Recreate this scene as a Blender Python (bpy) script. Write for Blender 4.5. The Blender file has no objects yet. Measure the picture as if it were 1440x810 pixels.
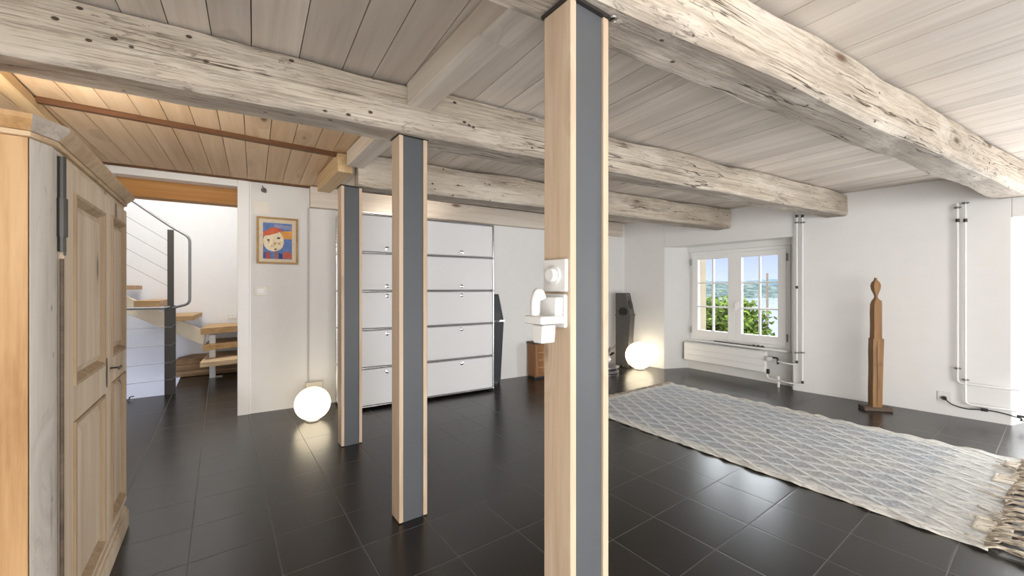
import bpy, bmesh, math, random
from mathutils import Vector, Matrix, noise
random.seed(7)
C = bpy.context.scene
COL = C.collection
PI = math.pi

# ------------------------------------------------------------------ camera
FOC = 564.0            # focal length in pixels of the 1440 x 810 frame
EYE = 1.1
cam_d = bpy.data.cameras.new('camera'); cam = bpy.data.objects.new('camera', cam_d); COL.objects.link(cam)
cam.location = (0, 0, EYE); cam.rotation_euler = (PI/2, 0, 0)
cam_d.sensor_width = 36.0; cam_d.lens = 36.0*FOC/1440.0; cam_d.clip_start = 0.02; cam_d.clip_end = 3000
C.camera = cam

# ------------------------------------------------------------------ exposure, sky, lights
C.view_settings.view_transform = 'Standard'
try: C.view_settings.look = 'None'
except Exception: pass
C.view_settings.exposure = 0.46
C.view_settings.gamma = 1.0
C.view_settings.use_curve_mapping = False

W = bpy.data.worlds.new('World'); C.world = W; W.use_nodes = True
nt = W.node_tree; nt.nodes.clear()
out = nt.nodes.new('ShaderNodeOutputWorld'); bg = nt.nodes.new('ShaderNodeBackground')
tc = nt.nodes.new('ShaderNodeTexCoord'); sp = nt.nodes.new('ShaderNodeSeparateXYZ'); cr = nt.nodes.new('ShaderNodeValToRGB')
nt.links.new(tc.outputs['Generated'], sp.inputs[0]); nt.links.new(sp.outputs['Z'], cr.inputs[0])
e = cr.color_ramp.elements
e[0].position = 0.0; e[0].color = (0.64, 0.72, 1.0, 1)
e[1].position = 0.6; e[1].color = (0.92, 0.95, 1.0, 1)
m_ = e.new(0.10); m_.color = (0.42, 0.50, 0.95, 1); m2_ = e.new(0.22); m2_.color = (0.9, 0.94, 1.0, 1)
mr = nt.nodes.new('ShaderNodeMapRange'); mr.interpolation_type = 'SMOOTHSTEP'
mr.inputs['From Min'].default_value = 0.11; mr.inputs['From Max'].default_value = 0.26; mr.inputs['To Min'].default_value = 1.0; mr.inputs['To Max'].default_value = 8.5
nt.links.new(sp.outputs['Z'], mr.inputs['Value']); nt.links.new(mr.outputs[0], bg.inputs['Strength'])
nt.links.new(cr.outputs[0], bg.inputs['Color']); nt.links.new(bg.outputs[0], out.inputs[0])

def lamp(name, kind, loc, power, color=(1, 1, 1), size=None, target=None, **kw):
    d = bpy.data.lights.new(name, kind); d.energy = power; d.color = color
    o = bpy.data.objects.new(name, d); COL.objects.link(o); o.location = loc
    if size is not None:
        if kind == 'AREA':
            d.shape = 'RECTANGLE'; d.size, d.size_y = size
        elif kind == 'POINT': d.shadow_soft_size = size
        elif kind == 'SUN': d.angle = size
    if target is not None:
        o.rotation_euler = (Vector(target)-Vector(loc)).to_track_quat('-Z', 'Y').to_euler()
    return o
lamp('sun', 'SUN', (0, 0, 20), 0.5, (1, 0.95, 0.86), math.radians(1.0), target=(20, 14, 0))
# daylight from the side window; all other area lamps are added fill light
lamp('daylight_side_window', 'AREA', (4.95, 2.80, 0.80), 62, (0.97, 0.985, 1), (0.95, 1.4), target=(2.0, 2.4, 1.7))
lamp('fill_rear_wide', 'AREA', (1.9, -3.3, 1.1), 180, (1, 0.99, 0.98), (4.6, 1.7), target=(0.7, 3.5, 1.6))  # added wide fill; the rear wall has no windows
lamp('fill_up_rear_right', 'AREA', (2.3, -0.7, 0.15), 48, (1, 0.98, 0.96), (2.6, 1.0), target=(2.5, 2.8, 2.04))  # added fill aimed at the ceiling, unseen behind the camera
lamp('fill_up_rear_left', 'AREA', (-0.3, -0.7, 0.15), 22, (1, 0.97, 0.93), (1.6, 1.0), target=(-0.6, 2.6, 2.04))  # added fill for the left part of the ceiling, also unseen
lamp('fill_bay_left', 'AREA', (-1.75, 0.35, 1.45), 9, (1, 0.96, 0.90), (0.5, 0.3), target=(1.0, 2.2, 2.3))  # added fill along the ceiling bay; no wall lamp hangs here
lamp('fill_on_wardrobe', 'AREA', (-1.887, 1.472, 1.60), 5.5, (1, 0.92, 0.80), (0.25, 0.3), target=(-1.887-0.353+0.32, 1.472+0.485+0.235, 2.1))  # added fill for the pine ceiling, hidden by the wardrobe
lamp('fill_on_cabinet', 'AREA', (-1.0, 4.02, 1.79), 1.6, (1, 0.93, 0.84), (0.25, 0.9), target=(-0.999, 4.02, 2.04))  # small added fill hidden on the cabinet top
lamp('fill_hall_top', 'AREA', (-4.0, 4.4, 3.5), 40, (1, 0.98, 0.95), (1.6, 0.8), target=(-4.05, 4.6, 0.2))  # added fill under the closed hall ceiling
lamp('fill_hall_low', 'AREA', (-3.04, 3.68, 2.35), 10, (1, 0.97, 0.92), (0.8, 0.25), target=(-3.9, 5.2, 0.5))  # added fill for the lower hall wall, hidden above the doorway

# ------------------------------------------------------------------ little vector kit
def rot2(deg): a = math.radians(deg); return Vector((math.cos(a), math.sin(a)))
A_TILE = 36.03; U2 = rot2(A_TILE); V2 = rot2(A_TILE+90)
A_BEAM = 29.2;  B2 = rot2(A_BEAM); N2 = rot2(A_BEAM+90)
A_BACK = 31.5;  BK = rot2(A_BACK); BN = rot2(A_BACK+90)
A_RIGHT = -49.4; R2 = rot2(A_RIGHT); RN = rot2(A_RIGHT+90)
A_WIN = -56.0;  W2 = rot2(A_WIN); WN = rot2(A_WIN+90)
R0 = Vector((2.687, 4.736)); RD = R0.dot(RN); BD = 4.188
def uv(u, v): return U2*u+V2*v
def ray(px): return Vector(((px-720)/FOC, 1.0))
def zat(py, Y): return EYE-(py-405)/FOC*Y
def on_plane(px, n, d): r = ray(px); return r*(d/r.dot(n))
def ground(px, py): Y = FOC*EYE/(py-405); return Vector(((px-720)/FOC*Y, Y))
def at_z(px, py, Z): Y = FOC*(EYE-Z)/(py-405); return Vector(((px-720)/FOC*Y, Y))
def meet(p, d, n, c): return p+d*((c-p.dot(n))/d.dot(n))

# ------------------------------------------------------------------ materials
class NT:
    def __init__(s, name):
        s.m = bpy.data.materials.new(name); s.m.use_nodes = True; s.t = s.m.node_tree; s.t.nodes.clear()
        s.out = s.n('ShaderNodeOutputMaterial'); s.b = s.n('ShaderNodeBsdfPrincipled')
        s.l(s.b.outputs[0], s.out.inputs[0])
    def n(s, k, **kw):
        x = s.t.nodes.new(k)
        for a, b in kw.items(): setattr(x, a, b)
        return x
    def l(s, a, b): s.t.links.new(a, b)
    def math(s, op, a, b=None, c=None, clamp=False):
        x = s.n('ShaderNodeMath', operation=op); x.use_clamp = clamp
        for i, v in enumerate((a, b, c)):
            if v is None: continue
            if isinstance(v, (int, float)): x.inputs[i].default_value = v
            else: s.l(v, x.inputs[i])
        return x.outputs[0]
    def mix(s, f, a, b, blend='MIX'):
        x = s.n('ShaderNodeMix', data_type='RGBA', blend_type=blend)
        for i, v in ((0, f), (6, a), (7, b)):
            if isinstance(v, (int, float)): x.inputs[i].default_value = v
            elif isinstance(v, tuple): x.inputs[i].default_value = v+(1,) if len(v) == 3 else v
            else: s.l(v, x.inputs[i])
        return x.outputs[2]
    def ramp(s, f, stops, interp='LINEAR'):
        x = s.n('ShaderNodeValToRGB'); x.color_ramp.interpolation = interp; el = x.color_ramp.elements
        while len(el) < len(stops): el.new(0.5)
        for i, (p, c) in enumerate(stops):
            el[i].position = p; el[i].color = tuple(c)+(1,) if not isinstance(c, (int, float)) else (c, c, c, 1)
        s.l(f, x.inputs[0]); return x.outputs[0]
    def noise(s, vec, scale, detail=4, rough=0.55, dist=0.0):
        x = s.n('ShaderNodeTexNoise'); x.inputs['Scale'].default_value = scale; x.inputs['Detail'].default_value = detail
        x.inputs['Roughness'].default_value = rough; x.inputs['Distortion'].default_value = dist
        s.l(vec, x.inputs['Vector']); return x.outputs[0]
    def mapping(s, vec, scale=(1, 1, 1), loc=(0, 0, 0), rot=(0, 0, 0)):
        x = s.n('ShaderNodeMapping'); x.inputs['Scale'].default_value = scale; x.inputs['Location'].default_value = loc
        x.inputs['Rotation'].default_value = rot; s.l(vec, x.inputs['Vector']); return x.outputs[0]
    def obj(s): return s.n('ShaderNodeTexCoord').outputs['Object']
    def bump(s, h, strength=0.3, dist=0.01):
        x = s.n('ShaderNodeBump'); x.inputs['Strength'].default_value = strength; x.inputs['Distance'].default_value = dist
        s.l(h, x.inputs['Height']); s.l(x.outputs[0], s.b.inputs['Normal'])
    def set(s, **kw):
        for k, v in kw.items():
            i = s.b.inputs[k]
            if isinstance(v, (int, float)): i.default_value = v
            elif isinstance(v, tuple): i.default_value = v+(1,) if len(v) == 3 else v
            else: s.l(v, i)
        return s

def plain(name, color, rough=0.5, metal=0.0, var=0.06, bump=0.0, scale=30.0, spec=0.5):
    k = NT(name); o = k.obj(); f = k.noise(o, scale, 3)
    c0 = tuple(c*(1-var) for c in color); c1 = tuple(min(1, c*(1+var)) for c in color)
    k.set(**{'Base Color': k.ramp(f, [(0.3, c0), (0.7, c1)]), 'Roughness': rough, 'Metallic': metal, 'Specular IOR Level': spec})
    if bump: k.bump(f, bump, 0.01)
    return k.m

def wood(name, dark, mid, light, grain=1.0, rough=0.6, knots=0.5, knot_col=(0.12, 0.06, 0.03), island=False, island_var=0.25,
         cracks=0.0, stains=0.0, stain_col=(0.25, 0.22, 0.19), bump=0.25, axis=0, knot_scale=3.2, ring=1.0, pale=None, streaks=0.0, under_tint=0.0, under_tint_col=(0.30, 0.26, 0.225)):
    k = NT(name); o = k.obj()
    if axis == 2: o = k.mapping(o, rot=(0, PI/2, 0))
    info = k.n('ShaderNodeObjectInfo')
    add = k.n('ShaderNodeVectorMath', operation='ADD'); k.l(o, add.inputs[0])
    cmb = k.n('ShaderNodeCombineXYZ')
    rnd = k.n('ShaderNodeNewGeometry').outputs['Random Per Island'] if island else info.outputs['Random']
    k.l(k.math('MULTIPLY', rnd, 37.0), cmb.inputs[0]); k.l(k.math('MULTIPLY', rnd, 11.0), cmb.inputs[1]); k.l(k.math('MULTIPLY', rnd, 5.0), cmb.inputs[2])
    k.l(cmb.outputs[0], add.inputs[1]); v = add.outputs[0]
    # knots: cells stretched along the grain
    kv = k.mapping(v, (knot_scale*0.55, knot_scale*1.6, knot_scale*1.6))
    vo = k.n('ShaderNodeTexVoronoi'); vo.inputs['Scale'].default_value = 1.0; k.l(kv, vo.inputs['Vector'])
    kd = vo.outputs['Distance']
    sc = k.n('ShaderNodeSeparateColor'); k.l(vo.outputs['Color'], sc.inputs[0])
    sel = k.math('GREATER_THAN', sc.outputs[0], 1.0-knots)
    kn = k.math('MULTIPLY', k.ramp(kd, [(0.06, 1.0), (0.13, 0.0)]), sel)
    halo = k.math('MULTIPLY', k.ramp(kd, [(0.05, 1.0), (0.40, 0.0)]), sel)
    gv = k.mapping(v, (0.9*grain, 16*grain, 16*grain))
    warp = k.math('MULTIPLY', halo, 2.2)
    a2 = k.n('ShaderNodeVectorMath', operation='ADD'); k.l(gv, a2.inputs[0])
    c2 = k.n('ShaderNodeCombineXYZ'); k.l(warp, c2.inputs[1]); k.l(warp, c2.inputs[2]); k.l(c2.outputs[0], a2.inputs[1])
    g1 = k.noise(a2.outputs[0], 1.0, 6, 0.6, 0.6*ring)
    g2 = k.noise(k.mapping(v, (3*grain, 90*grain, 90*grain)), 1.0, 4, 0.7)
    g = k.math('ADD', k.math('MULTIPLY', g1, 0.75), k.math('MULTIPLY', g2, 0.25))
    col = k.ramp(g, [(0.36, dark), (0.5, mid), (0.64, light)])
    if stains:
        s1 = k.noise(k.mapping(v, (1.1, 5, 5)), 1.0, 5, 0.6)
        col = k.mix(k.math('MULTIPLY', k.ramp(s1, [(0.47, 0.0), (0.66, 1.0)]), stains), col, stain_col)
    if streaks:
        sn = k.noise(k.mapping(v, (2.2, 130, 130), (5, 2, 9)), 1.0, 4, 0.7, 0.2)
        sl2 = k.noise(k.mapping(v, (1.0, 4, 4), (9, 9, 2)), 1.0, 3)
        col = k.mix(k.math('MULTIPLY', k.math('MULTIPLY', k.ramp(sn, [(0.50, 0.0), (0.62, 1.0)]), k.ramp(sl2, [(0.3, 0.35), (0.65, 1.0)])), streaks), col, tuple(0.5*d for d in dark))
        g = k.math('SUBTRACT', g, k.math('MULTIPLY', k.ramp(sn, [(0.50, 0.0), (0.62, 1.0)]), 0.15))
    if under_tint:  # greyer colour on faces that point downwards
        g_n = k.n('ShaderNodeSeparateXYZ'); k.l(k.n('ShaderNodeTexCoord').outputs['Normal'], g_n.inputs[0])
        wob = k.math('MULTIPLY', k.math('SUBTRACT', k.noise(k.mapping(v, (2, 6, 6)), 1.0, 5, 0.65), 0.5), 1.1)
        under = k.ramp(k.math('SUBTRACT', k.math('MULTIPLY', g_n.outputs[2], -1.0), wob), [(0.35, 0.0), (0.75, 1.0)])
        col = k.mix(k.math('MULTIPLY', under, under_tint), col, under_tint_col)
    if pale:
        p1 = k.noise(k.mapping(v, (1.7, 7, 7), (3, 1, 4)), 1.0, 6, 0.65)
        col = k.mix(k.ramp(p1, [(0.5, 0.0), (0.68, 0.85)]), col, pale)
    col = k.mix(k.math('MULTIPLY', halo, 0.35), col, tuple(0.6*d for d in dark))
    col = k.mix(k.math('MULTIPLY', kn, 0.85), col, knot_col)
    h = g
    if cracks:
        # long drying cracks, in some stretches only
        cv = k.mapping(v, (0.55, 13, 13), (7, 3, 1)); cn = k.noise(cv, 1.0, 4, 0.55, 0.5)
        lim = k.noise(k.mapping(v, (1.1, 4, 4), (2, 9, 5)), 1.0, 3)
        ck = k.math('MULTIPLY', k.ramp(k.math('ABSOLUTE', k.math('SUBTRACT', cn, 0.5)), [(0.003, 1.0), (0.010, 0.0)]), k.ramp(lim, [(0.50, 0.0), (0.56, 1.0)]))
        # short adze nicks, chips and worm holes
        n1 = k.noise(k.mapping(v, (13, 60, 60), (1, 1, 8)), 1.0, 4, 0.65, 0.8)
        lim2 = k.noise(k.mapping(v, (2.2, 6, 6), (4, 2, 7)), 1.0, 3)
        nick = k.math('MULTIPLY', k.ramp(n1, [(0.575, 0.0), (0.63, 1.0)]), k.ramp(lim2, [(0.46, 0.05), (0.60, 0.85)]))
        hv = k.n('ShaderNodeTexVoronoi'); hv.inputs['Scale'].default_value = 1.0; k.l(k.mapping(v, (13, 20, 20)), hv.inputs['Vector'])
        hole = k.ramp(hv.outputs['Distance'], [(0.10, 1.0), (0.14, 0.0)])
        hs_ = k.n('ShaderNodeSeparateColor'); k.l(hv.outputs['Color'], hs_.inputs[0]); hole = k.math('MULTIPLY', hole, k.math('GREATER_THAN', hs_.outputs[1], 0.70))
        col = k.mix(k.math('MULTIPLY', nick, 0.55*cracks), col, (0.16, 0.12, 0.09))
        cc = k.math('MAXIMUM', ck, hole)
        col = k.mix(k.math('MULTIPLY', cc, cracks), col, (0.07, 0.045, 0.03))
        h = k.math('SUBTRACT', k.math('ADD', g, k.math('MULTIPLY', k.noise(k.mapping(v, (5, 14, 14)), 1.0, 4, 0.6), 0.8)), k.math('ADD', k.math('MULTIPLY', cc, 0.8), k.math('MULTIPLY', nick, 0.5)))
    if island:
        col2 = k.mix(1.0, col, k.ramp(rnd, [(0.0, 1-island_var), (1.0, 1+island_var*0.0)]), 'MULTIPLY'); col = col2
    k.set(**{'Base Color': col, 'Roughness': rough, 'Specular IOR Level': 0.3}); k.bump(h, bump, 0.006 if not cracks else 0.010)
    return k.m

M = {}
M['wall'] = plain('white_plaster', (0.77, 0.765, 0.755), 0.75, var=0.012, bump=0.12, scale=9)
M['white'] = plain('white_gloss_paint', (0.87, 0.87, 0.86), 0.35, var=0.01)
M['plastic'] = plain('white_plastic', (0.70, 0.70, 0.685), 0.32, var=0.01)
M['offwhite'] = plain('cream_paint', (0.80, 0.76, 0.68), 0.5, var=0.02)
M['stringer'] = plain('warm_lit_steel_paint', (0.78, 0.68, 0.50), 0.5, var=0.02)  # white stringer with the warm hall light mixed into its colour
M['black'] = plain('black_plastic', (0.015, 0.015, 0.016), 0.4)
M['dark_metal'] = plain('dark_metal', (0.055, 0.05, 0.045), 0.45, 0.5)
M['chrome'] = plain('chrome', (0.62, 0.62, 0.63), 0.18, 1.0, var=0.02)
M['steel_grey'] = plain('grey_steel_paint', (0.085, 0.091, 0.099), 0.42, 0.0, var=0.06, scale=4)
M['bracket'] = plain('grey_metal', (0.25, 0.25, 0.25), 0.4, 0.7)
M['beige'] = plain('beige_stone', (0.26, 0.21, 0.14), 0.8)
M['cabinet'] = plain('white_lacquer', (0.74, 0.74, 0.75), 0.3, var=0.006)
M['post_wood'] = wood('post_spruce', (0.46, 0.34, 0.235), (0.54, 0.415, 0.30), (0.60, 0.48, 0.36), 1.2, 0.55, 0.5, axis=2, knot_scale=5.0, bump=0.1)
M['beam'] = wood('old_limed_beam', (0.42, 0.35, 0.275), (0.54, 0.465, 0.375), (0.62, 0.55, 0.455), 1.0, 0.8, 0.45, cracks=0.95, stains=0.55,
                 stain_col=(0.33, 0.285, 0.24), bump=0.8, knot_scale=3.6, streaks=0.6, under_tint=0.65, pale=(0.66, 0.60, 0.52))
M['joist'] = wood('limed_joist', (0.58, 0.51, 0.44), (0.68, 0.61, 0.53), (0.74, 0.68, 0.60), 1.0, 0.7, 0.35, bump=0.15)
M['joist_pine'] = wood('pine_joist', (0.50, 0.34, 0.17), (0.60, 0.43, 0.24), (0.68, 0.52, 0.32), 1.0, 0.65, 0.3, bump=0.1)
M['plank_limed'] = wood('limed_planks', (0.60, 0.525, 0.455), (0.69, 0.615, 0.54), (0.75, 0.68, 0.61), 0.8, 0.65, 0.3, island=True, island_var=0.2, bump=0.1, knot_scale=3.6)
M['plank_pine'] = wood('pine_planks', (0.66, 0.46, 0.285), (0.75, 0.55, 0.36), (0.80, 0.61, 0.42), 0.8, 0.6, 0.25, island=True, island_var=0.14, bump=0.1, knot_scale=3.6)
M['batten'] = wood('dark_batten', (0.10, 0.045, 0.02), (0.14, 0.065, 0.03), (0.19, 0.09, 0.045), 1.0, 0.6, 0.1)
M['wardrobe'] = wood('wardrobe_pine', (0.54, 0.42, 0.295), (0.64, 0.52, 0.385), (0.71, 0.60, 0.465), 1.1, 0.6, 0.22, axis=2, bump=0.12)
M['wardrobe_h'] = wood('wardrobe_pine_flat', (0.42, 0.29, 0.17), (0.50, 0.36, 0.22), (0.57, 0.43, 0.28), 1.1, 0.6, 0.1, axis=0, bump=0.1)
M['wardrobe_grey'] = wood('wardrobe_grey_corner', (0.30, 0.25, 0.20), (0.40, 0.345, 0.29), (0.48, 0.43, 0.37), 1.0, 0.65, 0.2, axis=2, cracks=0.3, bump=0.1)  # greyer tone for the cornice's corner facet
M['wardrobe_side'] = wood('wardrobe_side_pine', (0.28, 0.145, 0.052), (0.40, 0.235, 0.105), (0.49, 0.31, 0.155), 1.0, 0.6, 0.3, axis=2, bump=0.12)
M['wardrobe_pale'] = wood('wardrobe_pale_stile', (0.46, 0.41, 0.35), (0.54, 0.49, 0.43), (0.60, 0.555, 0.50), 1.0, 0.65, 0.15, axis=2, cracks=0.35, bump=0.1)
M['panel_edge'] = wood('panel_bevel', (0.32, 0.22, 0.13), (0.40, 0.29, 0.18), (0.47, 0.35, 0.23), 1.0, 0.6, 0.1, axis=2)
M['orange_beam'] = wood('orange_beam', (0.42, 0.19, 0.05), (0.52, 0.25, 0.075), (0.58, 0.31, 0.11), 0.9, 0.55, 0.35, bump=0.1)
M['tread'] = wood('oak_tread', (0.34, 0.20, 0.09), (0.45, 0.28, 0.13), (0.53, 0.35, 0.18), 1.1, 0.5, 0.15, bump=0.1)
M['tread_pale'] = wood('oak_tread_pale', (0.52, 0.36, 0.20), (0.62, 0.45, 0.27), (0.68, 0.52, 0.33), 1.1, 0.5, 0.15, bump=0.1)
M['rustic'] = wood('rustic_block', (0.17, 0.10, 0.05), (0.28, 0.17, 0.09), (0.38, 0.25, 0.14), 1.2, 0.7, 0.3, cracks=0.8, bump=0.5)
M['sculpt'] = wood('carved_oak', (0.13, 0.062, 0.024), (0.24, 0.125, 0.05), (0.31, 0.175, 0.075), 1.0, 0.55, 0.2, axis=2, cracks=0.7, bump=0.3)
M['dark_plinth'] = wood('dark_plinth', (0.06, 0.04, 0.03), (0.10, 0.07, 0.05), (0.14, 0.10, 0.075), 1.0, 0.6, 0.1)
M['chest'] = wood('brown_chest', (0.20, 0.085, 0.03), (0.30, 0.14, 0.055), (0.37, 0.19, 0.08), 1.0, 0.5, 0.2, axis=2)
M['frame_wood'] = wood('picture_frame_wood', (0.30, 0.16, 0.05), (0.40, 0.23, 0.08), (0.47, 0.29, 0.11), 1.0, 0.4, 0.0)
M['leaf'] = plain('tree_leaf', (0.07, 0.10, 0.018), 0.8, var=0.5, scale=1.6, spec=0.05)
M['bark'] = plain('bark', (0.10, 0.07, 0.05), 0.9, var=0.3)
M['dry_leaf'] = plain('dry_leaf', (0.05, 0.03, 0.018), 0.7, var=0.4)
M['speaker'] = plain('speaker_black', (0.018, 0.02, 0.024), 0.5, var=0.1)
M['speaker_grey'] = plain('speaker_grey', (0.085, 0.078, 0.072), 0.5, var=0.08)
M['grey_tin'] = plain('grey_tin', (0.30, 0.28, 0.30), 0.3, 0.5)
M['cord'] = plain('fringe_cord', (0.50, 0.435, 0.35), 0.9, var=0.4, scale=35)
M['tab'] = plain('white_tab', (0.75, 0.70, 0.60), 0.85, var=0.05)

# floor tiles: 30 cm squares, near-black, with grey joints
def tile_mat():
    k = NT('black_tiles'); o = k.obj(); sep = k.n('ShaderNodeSeparateXYZ'); k.l(o, sep.inputs[0])
    S = 0.2985; g = 0.0028
    def edge(x):
        f = k.math('FRACT', k.math('DIVIDE', x, S)); return k.math('MULTIPLY', k.math('MINIMUM', f, k.math('SUBTRACT', 1.0, f)), S)
    d = k.math('MINIMUM', edge(sep.outputs[0]), edge(sep.outputs[1]))
    joint = k.math('LESS_THAN', d, g*0.5)
    cell = k.n('ShaderNodeCombineXYZ')
    k.l(k.math('FLOOR', k.math('DIVIDE', sep.outputs[0], S)), cell.inputs[0]); k.l(k.math('FLOOR', k.math('DIVIDE', sep.outputs[1], S)), cell.inputs[1])
    wn = k.n('ShaderNodeTexWhiteNoise', noise_dimensions='3D'); k.l(cell.outputs[0], wn.inputs['Vector'])
    tone = k.ramp(wn.outputs['Value'], [(0, (0.010, 0.0085, 0.0078)), (1, (0.016, 0.0138, 0.0127))])
    cl = k.noise(k.mapping(o, (14, 5, 1)), 1.0, 5, 0.6)
    tone = k.mix(k.ramp(cl, [(0.3, 0.0), (0.75, 0.22)]), tone, (0.024, 0.0205, 0.0188))
    col = k.mix(joint, tone, (0.115, 0.108, 0.10))
    rough = k.math('ADD', k.math('MULTIPLY', joint, 0.45), 0.27)
    k.set(**{'Base Color': col, 'Roughness': rough, 'Specular IOR Level': 0.6})
    hn = k.math('ADD', k.ramp(d, [(0.0, 0.0), (0.012, 1.0)]), k.math('MULTIPLY', k.noise(o, 5.0, 3), 0.25))
    rm = k.n('ShaderNodeMapRange'); rm.inputs['From Max'].default_value = 0.006; k.l(d, rm.inputs['Value'])
    hh = k.math('ADD', rm.outputs[0], k.math('MULTIPLY', k.noise(o, 4.0, 1), 0.25))
    k.bump(hh, 0.10, 0.004)
    return k.m
M['tile'] = tile_mat()

def rug_mat():
    k = NT('woven_rug'); o = k.obj(); sep = k.n('ShaderNodeSeparateXYZ'); k.l(o, sep.inputs[0])
    x, y = sep.outputs[0], sep.outputs[1]
    warp = k.math('MULTIPLY', k.math('SUBTRACT', k.noise(o, 9.0, 3), 0.5), 0.05)
    a = k.math('ADD', k.math('DIVIDE', k.math('ADD', x, warp), 0.23), k.math('DIVIDE', y, 0.135))
    b = k.math('SUBTRACT', k.math('DIVIDE', k.math('ADD', x, warp), 0.23), k.math('DIVIDE', y, 0.135))
    def tri(t): return k.math('ABSOLUTE', k.math('SUBTRACT', k.math('FRACT', t), 0.5))     # 0 .. 0.5
    ta, tb = tri(a), tri(b)
    line = k.math('MAXIMUM', ta, tb)                       # near 0.5 on the lattice
    inner = k.math('MINIMUM', ta, tb)
    lat = k.ramp(line, [(0.36, 0.0), (0.44, 1.0)])
    inn = k.ramp(k.math('FRACT', k.math('MULTIPLY', line, 9.0)), [(0.4, 0.0), (0.6, 1.0)])
    fine = k.noise(k.mapping(o, (30, 170, 1)), 1.0, 3, 0.7)
    big = k.noise(o, 2.2, 3)
    pale = k.mix(k.ramp(big, [(0.35, 0.0), (0.65, 1.0)]), (0.63, 0.655, 0.68), (0.71, 0.70, 0.675))
    dark = k.mix(k.ramp(big, [(0.35, 0.0), (0.65, 1.0)]), (0.135, 0.16, 0.19), (0.18, 0.19, 0.20))
    pat = k.math('MULTIPLY', k.math('SUBTRACT', 1.0, lat), inn)
    pat = k.math('ADD', k.math('MULTIPLY', pat, 0.75), k.math('MULTIPLY', k.ramp(fine, [(0.42, 0.0), (0.6, 1.0)]), 0.35), clamp=True)
    col = k.mix(pat, pale, dark)
    # border stripes along the long sides and at the near end
    ay = k.math('ABSOLUTE', y)
    edge = k.ramp(ay, [(0.655, 0.0), (0.675, 1.0)])
    edgex = k.ramp(k.math('MULTIPLY', x, 1.0), [(0.0, 0.0), (1.0, 1.0)])
    sx = k.ramp(k.math('SUBTRACT', x, 0.0), [(0.0, 0.0), (1.0, 1.0)])
    near = k.math('GREATER_THAN', k.math('ADD', x, k.math('MULTIPLY', k.math('SUBTRACT', k.noise(k.mapping(o, (4, 30, 1)), 1.0, 3), 0.5), 0.45)), 0.97); far = k.math('LESS_THAN', x, -1.17)
    stripe = k.math('GREATER_THAN', k.noise(k.mapping(o, (14, 60, 1)), 1.0, 4, 0.8), 0.54)
    bcol = k.mix(k.math('MULTIPLY', stripe, 0.75), (0.70, 0.68, 0.63), (0.28, 0.29, 0.31))
    col = k.mix(k.math('MAXIMUM', k.math('MAXIMUM', k.math('MULTIPLY', edge, 0.85), k.math('MULTIPLY', near, 0.6)), k.math('MULTIPLY', far, 0.8)), col, bcol)
    hem = k.math('GREATER_THAN', ay, 0.752)
    col = k.mix(hem, col, (0.66, 0.63, 0.57))
    rib = k.math('SINE', k.math('MULTIPLY', y, 520.0))
    h = k.math('ADD', k.math('ADD', k.math('MULTIPLY', lat, 0.8), k.math('MULTIPLY', rib, 0.12)), k.math('MULTIPLY', fine, 0.9))
    k.set(**{'Base Color': col, 'Roughness': 0.95, 'Specular IOR Level': 0.1}); k.bump(h, 0.8, 0.008)
    return k.m
M['rug'] = rug_mat()

def emis(name, col, s):
    k = NT(name); o = k.obj(); f = k.noise(o, 6, 2)
    k.set(**{'Base Color': (0.9, 0.88, 0.82), 'Emission Color': k.ramp(f, [(0.2, col), (0.8, tuple(c*0.97 for c in col))]), 'Emission Strength': s, 'Roughness': 0.2})
    return k.m
M['globe'] = emis('glowing_opal_glass', (1.0, 0.84, 0.58), 2.8)

def glass_mat():
    k = NT('window_glass'); g = k.n('ShaderNodeBsdfGlossy'); g.inputs['Roughness'].default_value = 0.02
    t = k.n('ShaderNodeBsdfTransparent'); t.inputs['Color'].default_value = (0.97, 0.985, 0.98, 1)
    mx = k.n('ShaderNodeMixShader'); fr = k.n('ShaderNodeFresnel'); fr.inputs[0].default_value = 1.3
    k.l(fr.outputs[0], mx.inputs[0]); k.l(t.outputs[0], mx.inputs[1]); k.l(g.outputs[0], mx.inputs[2]); k.l(mx.outputs[0], k.out.inputs[0])
    return k.m
M['glass'] = glass_mat()

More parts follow.
